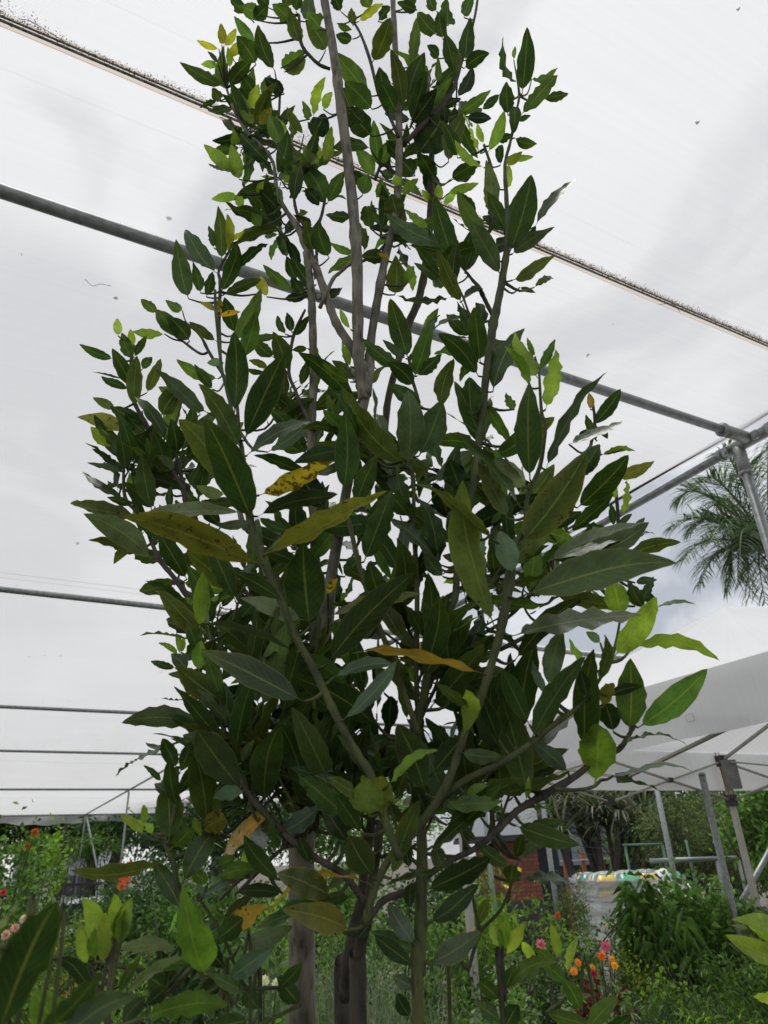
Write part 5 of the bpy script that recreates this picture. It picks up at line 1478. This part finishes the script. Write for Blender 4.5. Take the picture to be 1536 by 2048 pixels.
bx('gable', M_WHITE, bh, (2.35, 19.2, zb+3.35), (.95, 1, 1.12)); bx('fascia', M_CHAR, bh, (2.45, 18.6, zb+2.20), (1.1, .9, .04)); bx('soffit', M_CHAR, bh, (2.4, 18.75, zb+2.27), (1.0, .9, .02))
dr = bx('door', M_NAVY, bh, (3.45, 18.6, zb+1.07), (.30, .04, 1.06)); bx('handle', M_GALV, dr, (3.25, 18.53, zb+1.0), (.015, .03, .06))
db = empty('dark_house', (5.2, 21, gz(21)), 'dark walled house with pale blue windows behind the pandanus', 'house'); zd = gz(21)
bx('wall', M_CHAR, db, (5.6, 22, zd+1.65), (2.1, 1, 1.65)); bx('roof', simple('dark_roof', (.06, .055, .055), .7), db, (5.6, 21.8, zd+3.4), (2.4, 1.4, .12))
for x in (4.15, 4.85, 5.55, 6.25, 6.95):
    wf = bx('window', M_DARKMET, db, (x, 20.985, zd+2.05), (.3, .03, .55)); bx('pane', simple('pale_blue_pane', (.28, .36, .42), .15, scale=2), wf, (x, 20.948, zd+2.05), (.25, .006, .5))
of = empty('orange_post_fence', (4, 15, gz(15)), 'row of orange posts with white rail behind the wrapped pallet', 'fence'); M_ORP = simple('faded_orange_paint', (.55, .16, .08), .6)
for x in (1126, 1163, 1200, 1222): p = at(x, 1700, 15); bx('fence_post', M_ORP, of, (p[0], 15, (p[2]+gz(15))/2), (.035, .035, (p[2]-gz(15))/2))
a, b = at(1120, 1722, 15), at(1232, 1716, 15); m_ = MB(); m_.bar(a+[0, -.05, 0], b+[0, -.05, 0], .05, .02); m_.build('rail', M_WHITE, of)
# wires
for i, (p, q) in enumerate((((1075, 1672, 12), (1260, 1700, 12)), ((1080, 1690, 12), (1250, 1712, 12)))):
    a, b = at(*p), at(*q); m_ = MB(); m_.tube(smooth_path([a, (a+b)/2+np.array([0, 0, -.05]), b], [.004]*3, 6)[0], .004, 5); tag(m_.build('overhead_wire', M_DARKMET, None, True), ('thin dark wire slung left of the pandanus, the upper of two' if i == 0 else 'thin dark wire slung left of the pandanus, the lower of two'), 'wire')
# green and galvanised racking
rk = empty('plant_rack', (3.4, 9.5, 0), 'green and galvanised pipe plant rack behind the wrapped pallet', 'rack'); M_GRN = simple('green_painted_pipe', (.09, .19, .13), .5)
def pipe(name, a, b, r, mat, parent, n=12): m_ = MB(); m_.tube([a, b], r, n); return m_.build(name, mat, parent, True)
for x, y0 in ((1372, 1680), (1325, 1690), (1250, 1690)): p = at(x, y0, 9.5); pipe('upright', p, p*[1, 1, 0], .014, M_GRN, rk)
pipe('crossbar', at(1245, 1690, 9.48), at(1325, 1688, 9.48), .012, M_GRN, rk); pipe('crossbar', at(1325, 1718, 9.46), at(1380, 1716, 9.46), .014, M_GRN, rk); pipe('crossbar', at(1300, 1722, 9.4), at(1476, 1716, 9.4), .026, M_GALV, rk)
for x in (1432, 1476): p = at(x, 1717, 9.4); pipe('upright', p, p*[1, 1, 0], .02, M_GALV, rk)
# free-standing poles of the next bay
for k, (x, y, Y, yt, lab) in enumerate(((1318, 1600, 7.4, 1560, 'galvanised pole left of the wrapped pallet top, under the tent hem'), (1414, 1594, 5.6, 1560, 'thick galvanised pole left of the cream tent leg at the right'), (970, 1630, 7.4, 1560, 'thin galvanised pole between the laurel stem and the brick house'), (1090, 1640, 7.6, 1560, 'thin galvanised pole in front of the dark doorway'))):
    p = at(x, y, Y); top = p[2]+.15; m_ = MB(); m_.tube([(p[0], Y, 0), (p[0], Y, top)], .0245, 14); V, F = tube([(p[0], Y, top), (p[0], Y, top+.02)], [.028, .02], 14); m_.add(V, F); tag(m_.build('galvanised_pole', M_GALV, None, True), lab, 'pole')
a, b = at(1545, 1692, 6.2), at(1478, 1812, 6.2); m_ = MB(); m_.tube([a, b, b*[1, 1, 0]+(b-a)*[.8, 0, 0]], .022, 12); tag(m_.build('leaning_pipe', M_GALV, None, True), 'galvanised pipe leaning diagonally at the right edge behind the tent leg', 'pipe')
# pallet of bagged soil under stretch film
pz = at(1240, 1730, 9.2); pal = empty('wrapped_pallet', (pz[0], 9.2, 0), 'pallet of striped soil bags in clear stretch film', 'pallet')
pa = unit(np.array([1, .10, 0])); pb = np.array([-pa[1], pa[0], 0]); pcn = np.array([pz[0]+.02, 9.2, 0])
def pp(a, b, z): return pcn+pa*a+pb*b+np.array([0, 0, z])
m_ = MB()
for b in (-.42, 0, .42): m_.box(pp(0, b, .06), (.5, .05, .045), (pa, pb, (0, 0, 1)))
for a in np.linspace(-.44, .44, 6): m_.box(pp(a, 0, .117), (.05, .5, .011), (pa, pb, (0, 0, 1)))
m_.build('pallet_base', simple('pallet_wood', (.3, .2, .11), .8, scale=9), pal)
bagc = {'p': (.20, .06, .30), 'y': (.72, .55, .04), 'g': (.03, .42, .16), 'w': (.7, .7, .7)}
BM = {k: simple('bag_plastic_'+n_, v, .35, var=.1, scale=3) for (k, v), n_ in zip(bagc.items(), ('purple', 'yellow', 'green', 'white'))}
for lay in range(8):
    z0 = .13+lay*.139
    for i in range(4):
        for j in range(2):
            a0, b0 = -.375+i*.25, -.25+j*.5; V, F, n = [], [], 0; nu, nv = 8, 10
            for s_ in (1, -1):
                for u in range(nu+1):
                    for v in range(nv+1):
                        x = -1+2*u/nu; y = -1+2*v/nv; pil = max(0, (1-x**4)*(1-y**4))**.5; V.append(pp(a0+x*.122, b0+y*.245, z0+.074+s_*.076*pil+.005*math.sin(x*5+y*3+lay)))
            k0 = (nu+1)*(nv+1)
            for s_ in (0, 1):
                for u in range(nu):
                    for v in range(nv): q = s_*k0+u*(nv+1)+v; F.append([q, q+1, q+nv+2, q+nv+1])
            bag = mesh('soil_bag', V, F, BM['w' if lay < 6 else 'p'], pal)
            for nm in ('y', 'g', 'p', 'w'): 
                if nm != ('w' if lay < 6 else 'p'): bag.data.materials.append(BM[nm])
            seq = [0, 1, 2, 0, 3, 2] if lay > 5 else [0, 0, 0, 1, 0, 0]
            bands = [(1, 2)[(i+j) % 2], 0, 2, (3 if lay > 5 else 0), 0, 1, 2, 0, 0, 0]
            if lay > 5 or lay == 4:
                for fi, poly in enumerate(bag.data.polygons): poly.material_index = bands[(fi % nv)]
fm, nt_, o_ = new_mat('stretch_film'); b_ = N(nt_, 'ShaderNodeBsdfPrincipled'); b_.inputs['Base Color'].default_value = (.8, .82, .84, 1); b_.inputs['Roughness'].default_value = .22
t_ = N(nt_, 'ShaderNodeTexCoord'); mp_ = N(nt_, 'ShaderNodeMapping'); mp_.inputs['Scale'].default_value = (1, 1, 14); mp_.inputs['Rotation'].default_value = (0, .15, 0); nt_.links.new(t_.outputs['Object'], mp_.inputs[0]); ns = N(nt_, 'ShaderNodeTexNoise'); ns.inputs['Scale'].default_value = 3; ns.inputs['Detail'].default_value = 6; nt_.links.new(mp_.outputs[0], ns.inputs[0])
rp = N(nt_, 'ShaderNodeMapRange'); rp.inputs['From Min'].default_value = .35; rp.inputs['From Max'].default_value = .7; rp.inputs['To Min'].default_value = .66; rp.inputs['To Max'].default_value = .25; nt_.links.new(ns.outputs[0], rp.inputs[0])
bp_ = N(nt_, 'ShaderNodeBump'); bp_.inputs['Strength'].default_value = .5; bp_.inputs['Distance'].default_value = .01; nt_.links.new(ns.outputs[0], bp_.inputs['Height']); nt_.links.new(bp_.outputs[0], b_.inputs['Normal'])
tp_ = N(nt_, 'ShaderNodeBsdfTransparent'); mm_ = N(nt_, 'ShaderNodeMixShader'); nt_.links.new(rp.outputs[0], mm_.inputs[0]); nt_.links.new(b_.outputs[0], mm_.inputs[1]); nt_.links.new(tp_.outputs[0], mm_.inputs[2]); nt_.links.new(mm_.outputs[0], o_.inputs[0])
V, F = [], []; ring = []
for i in range(48):
    a = 2*math.pi*i/48; x, y = math.cos(a), math.sin(a); q = max(abs(x), abs(y)); ring.append((x/q*.53*(1-.06*(1-abs(abs(x)-abs(y)))), y/q*.53*(1-.06*(1-abs(abs(x)-abs(y))))))
for k in range(17):
    z = .1+1.10*k/16
    for i, (x, y) in enumerate(ring): s_ = 1+.012*math.sin(i*2.7+k*1.3)+.01*math.sin(k*2.2); V.append(pp(x*s_, y*s_, z))
F = [[k*48+i, k*48+(i+1) % 48, (k+1)*48+(i+1) % 48, (k+1)*48+i] for k in range(16) for i in range(48)]
mesh('stretch_film', V, F, fm, pal)
M_BUN = simple('white_plastic_sheet', (.75, .76, .77), .3, var=.05); V, F = [], []
for i in range(13):
    for j in range(13):
        x, y = i/12, j/12; V.append(pp(.12+.42*x, -.56+.5*y*.6, 1.10+.16*math.sin(math.pi*min(1, x*1.1+.05))*math.sin(math.pi*(y*.8+.1))+.02*math.sin(i*2.1+j*3.3)-.5*max(0, .25-y)))
mesh('loose_film', V, [[i*13+j, i*13+j+1, (i+1)*13+j+1, (i+1)*13+j] for i in range(12) for j in range(12)], M_BUN, pal)
# potting bench glimpsed at the centre right
bn = empty('nursery_bench', (1.0, 4.3, 0), 'weathered plant bench between the shrubs at the lower centre right', 'bench')
for b in range(4): bx('slat', M_CREAM, bn, (1.0, 4.1+.12*b, .62), (.8, .045, .012))
for x in (.3, 1.7):
    for y in (4.1, 4.46): bx('leg', M_GALV, bn, (x, y, .305), (.02, .02, .303))
